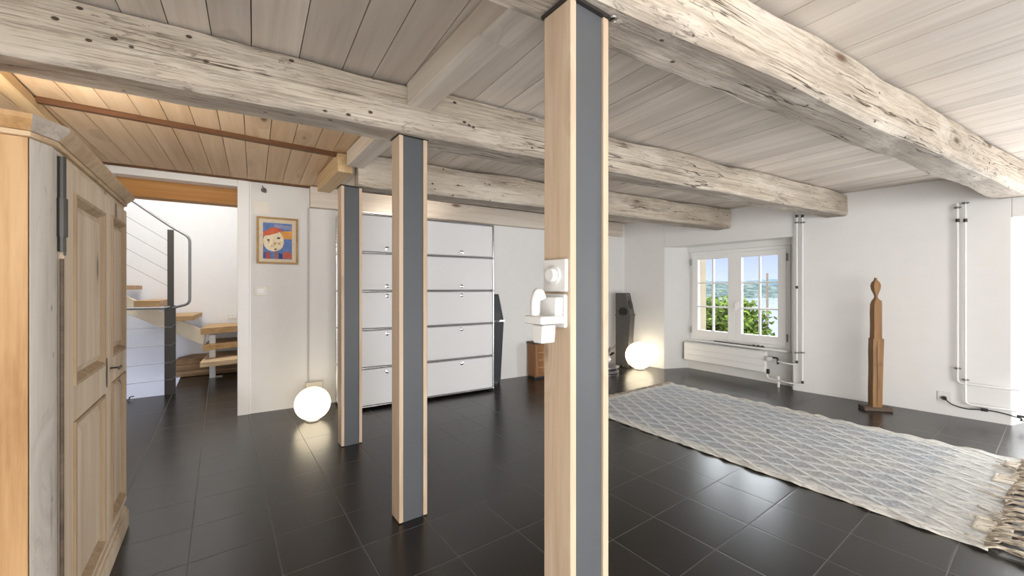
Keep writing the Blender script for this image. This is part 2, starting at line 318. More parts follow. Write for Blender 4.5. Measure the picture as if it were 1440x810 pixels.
# ------------------------------------------------------------------ mesh kit
class MB:
    def __init__(s): s.v = []; s.f = []
    def add(s, vs, fs):
        o = len(s.v); s.v += [tuple(p) for p in vs]; s.f += [tuple(i+o for i in f) for f in fs]; return s
    def box(s, x0, x1, y0, y1, z0, z1):
        x0, x1 = sorted((x0, x1)); y0, y1 = sorted((y0, y1)); z0, z1 = sorted((z0, z1))
        return s.add([(x0,y0,z0),(x1,y0,z0),(x1,y1,z0),(x0,y1,z0),(x0,y0,z1),(x1,y0,z1),(x1,y1,z1),(x0,y1,z1)],
                     [(3,2,1,0),(4,5,6,7),(0,1,5,4),(1,2,6,5),(2,3,7,6),(3,0,4,7)])
    def prism(s, pts, z0, z1):
        n = len(pts); a = sum(pts[i][0]*pts[(i+1)%n][1]-pts[(i+1)%n][0]*pts[i][1] for i in range(n))
        if a < 0: pts = pts[::-1]
        v = [(p[0], p[1], z0) for p in pts]+[(p[0], p[1], z1) for p in pts]
        return s.add(v, [tuple(range(n-1, -1, -1)), tuple(range(n, 2*n))]+[(i, (i+1)%n, n+(i+1)%n, n+i) for i in range(n)])
    def extrude(s, pts, axis, a0, a1):
        """a 2-D outline pushed along axis x or y; pts are (the other horizontal, z)"""
        n = len(pts)
        P = (lambda p, a: (a, p[0], p[1])) if axis == 'x' else (lambda p, a: (p[0], a, p[1]))
        v = [P(p, a0) for p in pts]+[P(p, a1) for p in pts]
        return s.add(v, [tuple(range(n)), tuple(range(2*n-1, n-1, -1))]+[(i, n+i, n+(i+1)%n, (i+1)%n) for i in range(n)])
    def tube(s, pts, r, seg=8, cap=True):
        pts = [Vector(p) for p in pts]; rs = r if isinstance(r, (list, tuple)) else [r]*len(pts)
        rings = []; up = None; base = len(s.v)
        for i, p in enumerate(pts):
            t = (pts[min(i+1, len(pts)-1)]-pts[max(i-1, 0)]).normalized()
            if up is None: up = t.orthogonal().normalized()
            up = (up-t*up.dot(t)); up = up.normalized() if up.length > 1e-6 else t.orthogonal().normalized()
            sd = t.cross(up)
            for j in range(seg):
                a = 2*PI*j/seg; s.v.append(tuple(p+(up*math.cos(a)+sd*math.sin(a))*rs[i]))
        for i in range(len(pts)-1):
            for j in range(seg):
                a = base+i*seg+j; b = base+i*seg+(j+1)%seg; s.f.append((a, b, b+seg, a+seg))
        if cap:
            s.f.append(tuple(base+j for j in range(seg-1, -1, -1))); e = base+(len(pts)-1)*seg; s.f.append(tuple(e+j for j in range(seg)))
        return s
    def cyl(s, p0, p1, r, seg=16): return s.tube([p0, p1], r, seg)
    def lathe(s, prof, c=(0, 0, 0), seg=32, sx=1, sy=1):
        base = len(s.v)
        for r, z in prof:
            for j in range(seg):
                a = 2*PI*j/seg; s.v.append((c[0]+r*sx*math.cos(a), c[1]+r*sy*math.sin(a), c[2]+z))
        for i in range(len(prof)-1):
            for j in range(seg):
                a = base+i*seg+j; b = base+i*seg+(j+1)%seg; s.f.append((a, b, b+seg, a+seg))
        s.f.append(tuple(base+j for j in range(seg-1, -1, -1))); e = base+(len(prof)-1)*seg; s.f.append(tuple(e+j for j in range(seg)))
        return s
    def build(s, name, mat, parent=None, bevel=0.0, smooth=False, loc=None, rz=None, bseg=2):
        me = bpy.data.meshes.new(name); me.from_pydata(s.v, [], s.f); me.update()
        bm = bmesh.new(); bm.from_mesh(me); bmesh.ops.recalc_face_normals(bm, faces=bm.faces); bm.to_mesh(me); bm.free()
        me.materials.append(mat if not isinstance(mat, str) else M[mat])
        if smooth:
            me.polygons.foreach_set('use_smooth', [True]*len(me.polygons))
        o = bpy.data.objects.new(name, me); COL.objects.link(o)
        if parent: o.parent = parent
        if loc is not None: o.location = loc
        if rz is not None: o.rotation_euler.z = math.radians(rz)
        if bevel:
            b = o.modifiers.new('bevel', 'BEVEL'); b.width = bevel; b.segments = bseg; b.limit_method = 'ANGLE'; b.angle_limit = math.radians(40)
            if not smooth:
                me.polygons.foreach_set('use_smooth', [True]*len(me.polygons))
                b.harden_normals = True
        elif smooth:
            try:
                me.set_sharp_from_angle(angle=math.radians(45))
            except Exception: pass
        return o

def empty(name, loc, rz=0):
    o = bpy.data.objects.new(name, None); COL.objects.link(o); o.location = loc if len(loc) == 3 else (loc[0], loc[1], 0)
    o.rotation_euler.z = math.radians(rz); o.empty_display_size = 0.05; return o
def tag(o, label, cat, group=None, kind=None):
    o['label'] = label; o['category'] = cat
    if group: o['group'] = group
    if kind: o['kind'] = kind
    return o
def struct(o, label=None, cat=None):
    o['kind'] = 'structure'
    if label: o['label'] = label
    if cat: o['category'] = cat
    return o
def P3(p, z): return (p[0], p[1], z)
def arc_path(pts, r, n=5):
    """round the corners of a 3-D polyline"""
    pts = [Vector(p) for p in pts]; o = [pts[0]]
    for i in range(1, len(pts)-1):
        a, b, c = pts[i-1], pts[i], pts[i+1]; d1 = (a-b); d2 = (c-b)
        q = min(r, d1.length*0.49, d2.length*0.49); p0 = b+d1.normalized()*q; p1 = b+d2.normalized()*q
        for j in range(n+1):
            t = j/n; o.append(p0*(1-t)**2+b*2*t*(1-t)+p1*t*t)
    o.append(pts[-1]); return o

# ------------------------------------------------------------------ room shell
Z_CEIL = 2.045
WL_U = -1.0                                          # left wall plane, in tile coordinates
corner_br = meet(BK*0+BN*BD, BK, RN, RD)             # back wall meets right wall
corner_bl = meet(BN*BD, BK, U2, WL_U)
far_r = R0+R2*7.6
left_a, left_b, far_l = uv(WL_U, 0.9), uv(-3.4, 0.9), uv(-3.4, -4.2)

# floor: one tiled slab in the tile's own frame, with the stairwell left open
tile_o = Vector(ground(385.9, 754.4))
fl = MB()
TU0, TU1 = -8.0, 9.0
post_w = Vector((-3.52, 4.13))                       # foot of the guard post in the stair hall
pu, pv = (post_w-tile_o).dot(U2), (post_w-tile_o).dot(V2)
fl.box(pu+0.02, TU1, -7, 9, -0.06, 0)
fl.box(TU0, pu+0.02, -7, pv+0.03, -0.06, 0)
struct(fl.build('floor', 'tile', loc=(tile_o.x, tile_o.y, 0), rz=A_TILE), 'floor of large square black tiles with thin grey joints', 'floor')

H = 2.3
def wall_piece(mb, pts, z0, z1): mb.prism([tuple(p) for p in pts], z0, z1)
# back wall with the doorway
dj_l, dj_r = on_plane(152, BN, BD), on_plane(336, BN, BD)
D_TOP = 1.985
wb = MB(); T = 0.10
def bseg(a, b, z0, z1, t=T): wall_piece(wb, [a, b, b+BN*t, a+BN*t], z0, z1)
bseg(corner_bl-BK*0.3, dj_l, -0.02, H); bseg(dj_l, dj_r, D_TOP, H); bseg(dj_r, corner_br+BK*0.6, -0.02, H)
struct(wb.build('wall_back', 'wall'), 'white plaster wall with the open doorway to the stairs', 'wall')
# left wall behind the wardrobe
wl = MB(); a, b = left_a, corner_bl+V2*0.2
wall_piece(wl, [a, b, b-U2*0.2, a-U2*0.2], -0.02, H)
wall_piece(wl, [left_b, left_a-U2*0.2, left_a-U2*0.2+V2*0.2, left_b+V2*0.2], -0.02, H)
wall_piece(wl, [far_l, left_b, left_b-U2*0.2, far_l-U2*0.2], -0.02, H)
struct(wl.build('wall_left', 'wall'), 'white wall behind the old wardrobe', 'wall')
# right wall: niche with window, plain stretch, second niche
n1a, n1b = on_plane(934, RN, RD), on_plane(1115, RN, RD)
n2a = on_plane(1422.5, RN, RD); n2b = n2a+R2*1.60; n2s = n2a+Vector((0.94, 0.35))*0.62
B0 = Vector((2.426, 5.539)); B1 = B0+W2*1.2615
WD = B0.dot(WN); WT = 0.2
NTOP = 1.655; SILL = 0.385; WTOP = 1.585
wr = MB(); TR = 0.62
def rseg(a, b, z0, z1, t=TR): wall_piece(wr, [a, b, b+RN*t, a+RN*t], z0, z1)
rseg(corner_br-R2*0.5, n1a, -0.02, H)
wall_piece(wr, [n1a, B0, B0+WN*WT, n1a+RN*TR], -0.02, H)
wall_piece(wr, [n1b, B1, B1+WN*(WT+0.2), n1b+RN*TR], -0.02, H)
wall_piece(wr, [n1a, n1b, B1, B1+WN*WT, B0+WN*WT, B0], NTOP, H)
wall_piece(wr, [B0, B1, B1+WN*WT, B0+WN*WT], -0.02, SILL)
wall_piece(wr, [B0, B1, B1+WN*WT, B0+WN*WT], WTOP, NTOP+0.01)
rseg(n1b, n2a, -0.02, H)
N2TOP = 1.665
rseg(n2a, n2b, N2TOP, H)
wall_piece(wr, [n2a, n2s, n2a+RN*TR], -0.02, N2TOP)
rseg(n2b, far_r, -0.02, H)
struct(wr.build('wall_right', 'wall', bevel=0.012), 'white plaster wall with two deep window niches', 'wall')
wf = MB(); wall_piece(wf, [far_l-U2*0.3, far_r+R2*0.3, far_r+R2*0.3+Vector((0, -0.2)), far_l-U2*0.3+Vector((0, -0.2))], -0.02, H)
struct(wf.build('wall_front', 'wall'), 'white wall behind the viewer', 'wall')

# unseen slab added above the planks to keep daylight out of the gaps
rf = MB(); wall_piece(rf, [corner_bl-BK*0.5+BN*0.25, corner_br+BK*0.9+BN*0.25, n1a+RN*0.7, far_r+RN*0.7+R2*0.4, far_r+R2*0.4+Vector((0, -0.4)), far_l-U2*0.5+Vector((0, -0.4)), left_b-U2*0.5], 2.28, 2.36)
struct(rf.build('daylight_block_slab', 'wall'), 'unseen slab added over the ceiling boards to block daylight', 'ceiling')

# ceiling boards, laid in their own direction
PD = 90+32.8
pd, pn = rot2(PD), rot2(PD-90)
def clip_poly(poly, n, d):            # keep p.n <= d
    out = []
    for i in range(len(poly)):
        p, q = poly[i], poly[(i+1) % len(poly)]; a, b = p.dot(n)-d, q.dot(n)-d
        if a <= 0: out.append(p)
        if (a < 0 < b) or (b < 0 < a): out.append(p+(q-p)*(a/(a-b)))
    return out
def plank_ceiling(name, poly, widths, mat, z=Z_CEIL, gap=0.0035, off=0.0):
    mb = MB(); lo = min(p.dot(pn) for p in poly)+off; hi = max(p.dot(pn) for p in poly); rr = random.Random(name)
    x = lo-0.2
    while x < hi:
        w = rr.choice(widths)
        q = clip_poly(clip_poly(poly, pn, x+w-gap), -pn, -(x+gap*0.0))
        if len(q) >= 3:
            loc = [(p.dot(pd), -p.dot(pn)) for p in q]
            dz = rr.uniform(-0.0012, 0.0012)
            n = len(loc); ar = sum(loc[i][0]*loc[(i+1)%n][1]-loc[(i+1)%n][0]*loc[i][1] for i in range(n))
            if abs(ar) > 1e-4: mb.prism(loc, z+dz, z+0.022)
        x += w
    return mb.build(name, mat, rz=PD)
room = [corner_bl-BK*0.1+BN*0.1, corner_br+BK*0.1+BN*0.1, R0+R2*7.6+RN*0.1, far_l, left_b]
pine = clip_poly(clip_poly([corner_bl-BK*0.2+BN*0.1, corner_br+BN*0.1, R0, uv(WL_U, -1)], -N2, -1.93), U2, 0.74)
lime = [clip_poly(room, N2, 1.93), clip_poly(clip_poly(room, -N2, -1.93), -U2, -0.74)]
struct(plank_ceiling('ceiling', lime[0], [0.125, 0.15, 0.165, 0.14], 'plank_limed'), 'ceiling of grey-limed boards between the old beams', 'ceiling')
struct(plank_ceiling('ceiling', lime[1], [0.12, 0.14, 0.13], 'plank_limed'), 'ceiling of limed boards near the storage wall', 'ceiling')
struct(plank_ceiling('ceiling', pine, [0.12, 0.13, 0.115], 'plank_pine'), 'ceiling of warm pine boards above the doorway and wardrobe', 'ceiling')

# door casing: lining and flat architrave
tr = MB(); cw = 0.075
def bx_back(mb, a0, a1, b0, b1, z0, z1):         # box in back-wall coordinates (along, outward)
    f = lambda a, b: BK*a+BN*b
    mb.prism([tuple(f(a0, b0)), tuple(f(a1, b0)), tuple(f(a1, b1)), tuple(f(a0, b1))], z0, z1)
al, ar = dj_l.dot(BK), dj_r.dot(BK)
bx_back(tr, al-cw, al+0.01, BD-0.018, BD+T+0.01, 0, D_TOP+cw*0.6); bx_back(tr, ar-0.01, ar+cw, BD-0.018, BD+T+0.01, 0, D_TOP+cw*0.6)
bx_back(tr, al+0.01, ar-0.01, BD-0.018, BD+T+0.01, D_TOP-0.012, D_TOP+cw*0.6)
bx_back(tr, al-cw-0.012, al-cw, BD-0.006, BD, 0, D_TOP+cw*0.6+0.01); bx_back(tr, ar+cw, ar+cw+0.012, BD-0.006, BD, 0, D_TOP+cw*0.6+0.01)
struct(tr.build('trim_1', 'white', bevel=0.004), 'white painted casing of the open doorway', 'door frame')

# dark battens on the pine ceiling
def batten(name, v, u0, u1, w, z0, lab):
    mb = MB(); mb.box(u0, u1, v-w/2, v+w/2, z0, Z_CEIL+0.002); o = mb.build(name, 'batten', rz=A_TILE, bevel=0.002); struct(o, lab, 'trim')
batten('trim_2', 2.99, -0.80, 0.66, 0.036, 2.018, 'dark brown batten crossing the pine boards')
mb = MB(); bx_back(mb, al-0.4, on_plane(440, BN, BD).dot(BK), BD-0.03, BD, 2.03, Z_CEIL+0.002)
struct(mb.build('trim_3', 'batten'), 'thin dark strip where pine boards meet the doorway wall', 'trim')

# ------------------------------------------------------------------ window in the niche
def wpt(t, o, z): p = B0+W2*t+WN*o; return (p.x, p.y, z)
win = empty('window_1', wpt(0, 0, SILL), A_WIN); struct(win, 'white casement window with small panes looking onto the lake', 'window')
X0, X1 = 0.03, 1.245; Zb, Zt = 0.02, WTOP-SILL        # local z from the sill line
fm = MB(); fw = 0.05; FY0, FY1 = 0.015, 0.085
fm.box(X0, X0+fw, FY0, FY1, Zb, Zt); fm.box(X1-fw, X1, FY0, FY1, Zb, Zt); fm.box(X0+fw, X1-fw, FY0, FY1, Zt-fw, Zt); fm.box(X0+fw, X1-fw, FY0, FY1, Zb, Zb+fw)
fm.box(-0.01, X0, 0.03, 0.12, 0.0, Zt); fm.box(X1, 1.275, 0.03, 0.12, 0.0, Zt)
fm.build('window_frame', 'white', win, bevel=0.004)
XM = (X0+X1)/2
for (sa, sb, hx) in ((X0+fw-0.012, XM, X0+0.024), (XM, X1-fw+0.012, X1-0.024)):
    s_ = MB(); st = 0.082; z0, z1 = Zb+fw-0.012, Zt-fw+0.012; y0, y1 = -0.008, 0.048
    s_.box(sa, sa+st, y0, y1, z0, z1); s_.box(sb-st, sb, y0, y1, z0, z1); s_.box(sa+st, sb-st, y0, y1, z1-st*0.8, z1); s_.box(sa+st, sb-st, y0, y1, z0, z0+st*1.15)
    sash = s_.build('sash', 'white', win, bevel=0.005)
    ga, gb, gz0, gz1 = sa+st, sb-st, z0+st*1.15, z1-st*0.8
    mu = MB(); mw = 0.010
    mu.box((ga+gb)/2-mw, (ga+gb)/2+mw, 0.004, 0.04, gz0, gz1)
    for q in (1, 2): zz = gz0+(gz1-gz0)*q/3; mu.box(ga, gb, 0.006, 0.038, zz-mw, zz+mw)
    mu.build('glazing_bars', 'white', sash, bevel=0.003)
    g_ = MB(); g_.box(ga-0.004, gb+0.004, 0.020, 0.024, gz0-0.004, gz1+0.004); g_.build('glass', 'glass', sash)
    for zz in (z0+0.05, z1-0.14):
        h_ = MB(); h_.cyl((hx, -0.006, zz), (hx, -0.006, zz+0.085), 0.009, 10); h_.build('hinge', 'bracket', win)
hd = MB(); hd.box(XM+0.02, XM+0.05, -0.02, -0.008, 0.46, 0.55); hd.tube([(XM+0.035, -0.02, 0.53), (XM+0.035, -0.05, 0.53), (XM+0.035, -0.052, 0.44)], 0.008, 8)
hd.build('handle', 'white', win, smooth=True)
# sill board
sl = MB(); n1b_in = n1b+RN*0.03
sl.prism([tuple(B0+W2*-0.02-WN*0.03), tuple(B0+W2*1.25-WN*0.11), tuple(B0+W2*1.27+WN*0.02), tuple(B0+W2*-0.02+WN*0.02)], SILL, SILL+0.022)
struct(sl.build('trim_4', 'white', bevel=0.004), 'white window sill board above the radiator', 'window sill')
rd = empty('metal_rod', wpt(0.40, -0.045, SILL+0.022), A_WIN-4)
rm_ = MB(); rm_.tube([(0, 0, 0.008), (0.62, 0, 0.008)], 0.006, 8); rm_.build('rod', 'dark_metal', rd)
for q in range(3): mb = MB(); mb.lathe([(0.012, 0), (0.014, 0.006), (0.010, 0.02)], (0.5+q*0.05, 0.0, 0.003), 10); mb.build('knob', 'dark_metal', rd)
tag(rd, 'thin dark metal rod lying on the white window sill', 'rod')
# outer reveal, stone coloured
ou = MB()
for (t0, t1) in ((-0.25, 0.02), (1.255, 1.6)):
    p = [B0+W2*t0+WN*0.10, B0+W2*t1+WN*0.10, B0+W2*(t1+(0.0 if t0 < 0 else 0.0))+WN*0.42, B0+W2*t0+WN*0.42]
    ou.prism([tuple(q) for q in p], 0.2, 1.9)
ou.prism([tuple(B0+W2*-0.2+WN*0.14), tuple(B0+W2*1.5+WN*0.14), tuple(B0+W2*1.5+WN*0.44), tuple(B0+W2*-0.2+WN*0.44)], 0.2, SILL-0.02)
struct(ou.build('trim_5', 'beige'), 'beige stone surround outside the window', 'window surround')
# window of the second niche (only its side reaches the picture)
w2 = empty('window_2', P3(n2a+RN*0.585+R2*0.21, 0.0), A_RIGHT); struct(w2, 'white glazed window in the niche at the frame edge', 'window')
WW = 1.39
mb = MB(); mb.box(0, 0.07, 0, 0.05, 0, N2TOP); mb.box(WW-0.07, WW, 0, 0.05, 0, N2TOP); mb.box(0.07, WW-0.07, 0, 0.05, N2TOP-0.07, N2TOP); mb.box(0.07, WW-0.07, 0, 0.05, 0, 0.10); mb.box(WW/2-0.03, WW/2+0.03, 0, 0.05, 0.1, N2TOP-0.07)
mb.build('window_frame', 'white', w2, bevel=0.004)
mb = MB(); mb.box(0.07, WW-0.07, 0.028, 0.032, 0.1, N2TOP-0.07); mb.build('glass', 'glass', w2)

# ------------------------------------------------------------------ old hewn beams
def hewn_beam(name, a0, a1, n0, n1, z0, z1, label, amp=0.010, cham=0.03, seed=0.0, twist=0.0, mat='beam', sag=0.0):
    """n0/n1: (start, end) pairs of the near and far face in beam coordinates"""
    L = a1-a0; ns = max(12, int(L/0.035)); hw0 = n1[0]-n0[0]; h = z1-z0
    per = 8
    mb = MB(); ring = []
    for i in range(ns+1):
        t = i/ns; x = L*t; na = n0[0]+(n0[1]-n0[0])*t; nb = n1[0]+(n1[1]-n1[0])*t
        base = n0[0]; c = cham*(0.7+0.8*noise.noise((x*1.3+seed, 3.1, seed)))
        c2 = cham*(0.8+0.9*noise.noise((x*1.6+seed, 8.1, seed+4))); c = max(0.004, c); c2 = max(0.004, c2)
        zl = z0-sag*4*t*(1-t)
        corner = []
        def seg(p, q, k):
            for j in range(k): corner.append((p[0]+(q[0]-p[0])*j/k, p[1]+(q[1]-p[1])*j/k))
        seg((na, z1), (na, zl+c), per); seg((na, zl+c), (na+c*0.8, zl), 2); seg((na+c*0.8, zl), (nb-c2*0.8, zl), per); seg((nb-c2*0.8, zl), (nb, zl+c2), 2); seg((nb, zl+c2), (nb, z1), per)
        corner.append((nb, z1))
        cy = (na+nb)/2; cz = (zl+z1)/2
        for (y, z) in corner:
            d = noise.noise((x*1.1+seed, y*4, z*4))*amp*1.6+noise.noise((x*6+seed, y*11, z*11))*amp*0.7+noise.noise((x*20+seed, y*40, z*40))*amp*0.22
            vy, vz = y-cy, z-cz; ln = math.hypot(vy, vz) or 1
            if z > z1-0.001: mb.v.append((x, y-base+0.6*d*vy/ln, z-z0-max(0.0, 0.008+2.2*noise.noise((x*2.3+seed, y*9, 5))*amp)*0.9))
            else: mb.v.append((x, y-base+d*vy/ln, z-z0+d*vz/ln*(0.6)))
        ring.append(len(corner))
    k = ring[0]
    for i in range(ns):
        for j in range(k-1):
            a = i*k+j; mb.f.append((a, a+1, a+k+1, a+k))
        a = i*k; mb.f.append((a+k-1, a, a+k, a+2*k-1))
    mb.f.append(tuple(range(k))); mb.f.append(tuple(range(ns*k+k-1, ns*k-1, -1)))
    p = B2*a0+N2*n0[0]
    o = mb.build(name, mat, loc=(p.x, p.y, z0), rz=A_BEAM, smooth=True)
    return tag(o, label, 'beam', 'old ceiling beams')
ZB = 1.82; ZT = Z_CEIL-0.010
hewn_beam('ceiling_beam', -1.19, 5.045, (0.748, 0.748), (0.936, 0.945), ZB, ZT, 'thickest hewn ceiling beam, resting on the nearest post, cracked underside', 0.012, 0.035, 1.0)
hewn_beam('ceiling_beam', -1.26, 4.85, (1.838, 1.855), (2.02, 2.03), ZB, ZT, 'long limed ceiling beam resting on the middle post, knotted side', 0.010, 0.03, 9.0)
hewn_beam('ceiling_beam', 0.43, 4.61, (2.96, 2.90), (3.15, 3.10), ZB-0.008, ZT, 'limed ceiling beam resting on the post nearest the storage wall', 0.009, 0.025, 17.0)
pw0 = on_plane(435, BN, BD); aw0 = pw0.dot(BK); aw1 = corner_br.dot(BK)-0.12
wp = MB(); bx_back(wp, aw0, aw1, BD-0.085, BD, 1.845, ZT)
wpo = MB(); wpo.box(0, aw1-aw0, -0.09, -0.002, 1.845, ZT)
p = BK*aw0+BN*BD
tag(wpo.build('wall_plate_beam', 'joist', loc=(p.x, p.y, 0), rz=A_BACK, bevel=0.006), 'squared timber running along the top of the storage wall', 'beam')

# short joists between the beams, above the posts
def joist_x(p0, p1, w, z0, mat, label, splice=None):
    """a joist with its length on local x; p0 -> p1 is its left-hand lower edge, the width lies to the right of it"""
    d = p1-p0; rz = math.degrees(math.atan2(d.y, d.x)); L = d.length
    o_ = empty('short_joist', P3(p0, z0), rz)
    mb = MB(); mb.box(0, L, -w, 0, 0, ZT-z0); mb.build('timber', mat, o_, bevel=0.004)
    if splice:
        mb = MB(); mb.box(splice[0], splice[1], -w-0.003, 0.003, -0.012, 0.0); sp_ = mb.build('splice_plate', 'joist', o_, bevel=0.002)
    return tag(o_, label, 'joist', 'short joists')
b1f, b2n, b2f, b3n = 0.94, 1.83, 2.03, 2.95
j0 = uv(0.688, 0)
def along_v(u, n): return meet(uv(u, 0), V2, N2, n)
joist_x(along_v(0.688, b1f), along_v(0.688, b2n), 0.115, 1.935, 'joist', 'pale squared joist with a splice plate, spanning from the thickest beam', (0.02, 0.26))
joist_x(along_v(0.70, b2f), along_v(0.70, b3n), 0.11, 1.935, 'joist', 'pale squared joist between the middle post and the storage wall post')
joist_x(along_v(0.655, 3.0), along_v(0.655, 3.0)+V2*0.72, 0.10, 1.905, 'joist_pine', 'yellowish pine joist end over the wall beside the painting')
jw = joist_x(along_v(-0.80, 2.045), uv(-0.80, 3.46), 0.065, 1.985, 'joist_pine', 'yellow pine joist above the old wardrobe')
jw.name = 'edge_joist'

# ------------------------------------------------------------------ three composite posts
def post(corner, zt, label, plate_top):
    o_ = empty('support_post', P3(corner, 0), A_TILE)
    Wd, Dp, th = 0.14, 0.10, 0.020
    for x0 in (0, Wd-th):
        mb = MB(); mb.box(x0, x0+th, 0, Dp, 0.004, zt-0.008); mb.build('timber_board', 'post_wood', o_, bevel=0.0025)
    mb = MB(); mb.box(th+0.0005, Wd-th-0.0005, 0.006, 0.014, 0, zt-0.008); mb.box(th+0.0005, Wd-th-0.0005, Dp-0.014, Dp-0.006, 0, zt-0.008); mb.box(Wd/2-0.003, Wd/2+0.003, 0.014, Dp-0.014, 0, zt-0.008)
    mb.build('steel_profile', 'steel_grey', o_, bevel=0.0015)
    e_ = 0.006
    mb = MB(); mb.box(-e_, Wd+e_, -e_, Dp+e_, zt-0.008, zt); mb.build('head_plate', 'dark_metal', o_, bevel=0.0015)
    return tag(o_, label, 'post', 'wood and steel posts')
c1, c2, c3 = Vector((0.1438, 0.9836)), Vector((-0.5236, 1.862)), Vector((-1.1775, 2.767))
pt1 = post(c1, ZB+0.002, 'nearest wood and grey steel post, carrying the dimmer and socket', True)
post(c2, ZB+0.002, 'wood and grey steel post standing free in front of the white storage cabinet', False)
post(c3, ZB-0.004, 'wood and grey steel post beside the glowing globe near the painting', False)
mb = MB(); mb.lathe([(0.004, 0), (0.011, 0.001), (0.012, 0.006), (0.009, 0.010), (0.003, 0.012)], (0.145, -0.010, ZB-0.012), 14); mb.build('bolt', 'chrome', pt1, smooth=True)

# switch gear on the nearest post's left board (faces local -x)
def on_post(y, z): p = c1+V2*y; return P3(p, z)
def pz(py, y): p = c1+V2*y; return zat(py, p.y)
ym = 0.047
dm = empty('dimmer_switch', on_post(ym, pz(387, ym)), A_TILE)
mb = MB(); mb.box(-0.011, -0.0005, -0.040, 0.043, -0.042, 0.040); mb.build('cover_plate', 'plastic', dm, bevel=0.003)
mb = MB(); mb.tube([(-0.010, 0, 0), (-0.016, 0, 0)], 0.024, 28); mb.build('bezel', 'plastic', dm, bevel=0.0015)
mb = MB(); mb.tube([(-0.0165, 0, 0), (-0.030, 0, 0)], [0.0185, 0.0165], 28); mb.build('knob', 'plastic', dm, bevel=0.0015)
tag(dm, 'white rotary dimmer switch on the nearest post, above the plugs', 'dimmer')
so = empty('wall_socket', on_post(ym, pz(436, ym)), A_TILE)
mb = MB(); mb.box(-0.012, -0.0005, -0.040, 0.043, -0.043, 0.042); mb.build('cover_plate', 'plastic', so, bevel=0.006)
mb = MB(); mb.box(-0.0135, -0.0125, -0.030, 0.032, -0.03, 0.032); mb.build('socket_face', 'white', so, bevel=0.0003)
tag(so, 'white power socket on the nearest post, filled with plugs', 'socket')
pg = empty('plug_adapter', on_post(ym, pz(436, ym)), A_TILE)
mb = MB(); mb.extrude([(-0.038, 0.034), (0.016, 0.034), (0.028, -0.030), (-0.036, -0.030)], 'x', -0.040, -0.0145); mb.build('wedge_body', 'plastic', pg, bevel=0.004)
mb = MB(); mb.box(-0.090, -0.0142, -0.043, 0.026, -0.031, -0.011); mb.build('arm', 'plastic', pg, bevel=0.005)
tag(pg, 'white multi plug adapter sticking out of the post socket', 'adapter')
ph = empty('power_plug', on_post(ym, pz(436, ym)), A_TILE)
mb = MB(); mb.extrude([(-0.050, -0.0315), (-0.008, -0.0315), (-0.013, -0.074), (-0.046, -0.074)], 'x', -0.092, -0.050); mb.build('plug_body', 'plastic', ph, bevel=0.004)
mb = MB(); mb.box(-0.078, -0.074, -0.0505, -0.0475, -0.070, -0.038); mb.box(-0.066, -0.064, -0.0505, -0.0475, -0.070, -0.038); mb.build('grip_ribs', 'white', ph, bevel=0.001)
tag(ph, 'white square power plug hanging under the adapter arm', 'plug')
cb = empty('plug_with_cable', on_post(ym, pz(436, ym)), A_TILE)
mb = MB(); mb.tube(arc_path([(-0.074, 0.0, -0.0105), (-0.074, 0.0, 0.028), (-0.062, 0.0, 0.050), (-0.053, 0.0, 0.030)], 0.02), 0.012, 10); mb.build('plug_body', 'plastic', cb, smooth=True)
tag(cb, 'white bent angle plug curling above the adapter arm', 'plug')

# ------------------------------------------------------------------ storage wall of white drop-down doors
CA = 32.0; cd_ = rot2(CA); CW = 0.752; CH = 0.348; CZ = 0.028
cab_o = Vector((-0.2, 4.31))-cd_*(2*CW+0.006)
cab = empty('storage_cabinet', P3(cab_o, 0), CA); CDp = 0.36
mb = MB(); mb.box(0.006, 2*CW, 0.012, CDp, CZ+0.004, CZ+5*CH); mb.build('carcass', 'cabinet', cab, bevel=0.002)
tb = MB(); r = 0.0095
for i in range(3):
    x = i*CW+0.003
    for y in (0.0, CDp): tb.cyl((x, y, CZ), (x, y, CZ+5*CH), r, 12)
for j in range(6):
    z = CZ+j*CH
    for y in (0.0, CDp): tb.cyl((0.003, y, z), (2*CW+0.003, y, z), r, 12)
    for i in range(3): tb.cyl((i*CW+0.003, 0, z), (i*CW+0.003, CDp, z), r, 10)
    for i in range(3):
        tb.lathe([(0.002, -0.0125), (0.009, -0.009), (0.0125, 0), (0.009, 0.009), (0.002, 0.0125)], (i*CW+0.003, 0, z), 12)
tb.build('tube_frame', 'chrome', cab, smooth=True)
for i in range(2):
    for j in range(5):
        z = CZ+j*CH; x = i*CW+0.003
        mb = MB(); mb.box(x+0.0125, x+CW-0.0125, -0.006, 0.008, z+0.0125, z+CH-0.0125); dr = mb.build('door', 'cabinet', cab, bevel=0.004)
        kz = z+CH-0.045 if j < 3 else z+0.045
        mb = MB(); mb.tube([(x+CW/2, -0.006, kz), (x+CW/2, -0.016, kz), (x+CW/2, -0.018, kz), (x+CW/2, -0.034, kz), (x+CW/2, -0.036, kz)], [0.019, 0.018, 0.008, 0.0125, 0.009], 18)
        mb.build('knob', 'chrome', dr, smooth=True)
for i in range(3):
    for y in (0, CDp): mb = MB(); mb.lathe([(0.014, 0), (0.014, 0.006), (0.006, 0.010), (0.006, CZ-0.008)], (i*CW+0.003, y, 0), 12); mb.build('foot', 'black', cab)
tag(cab, 'white storage cabinet with ten drop-down doors and chrome tube frame', 'cabinet')

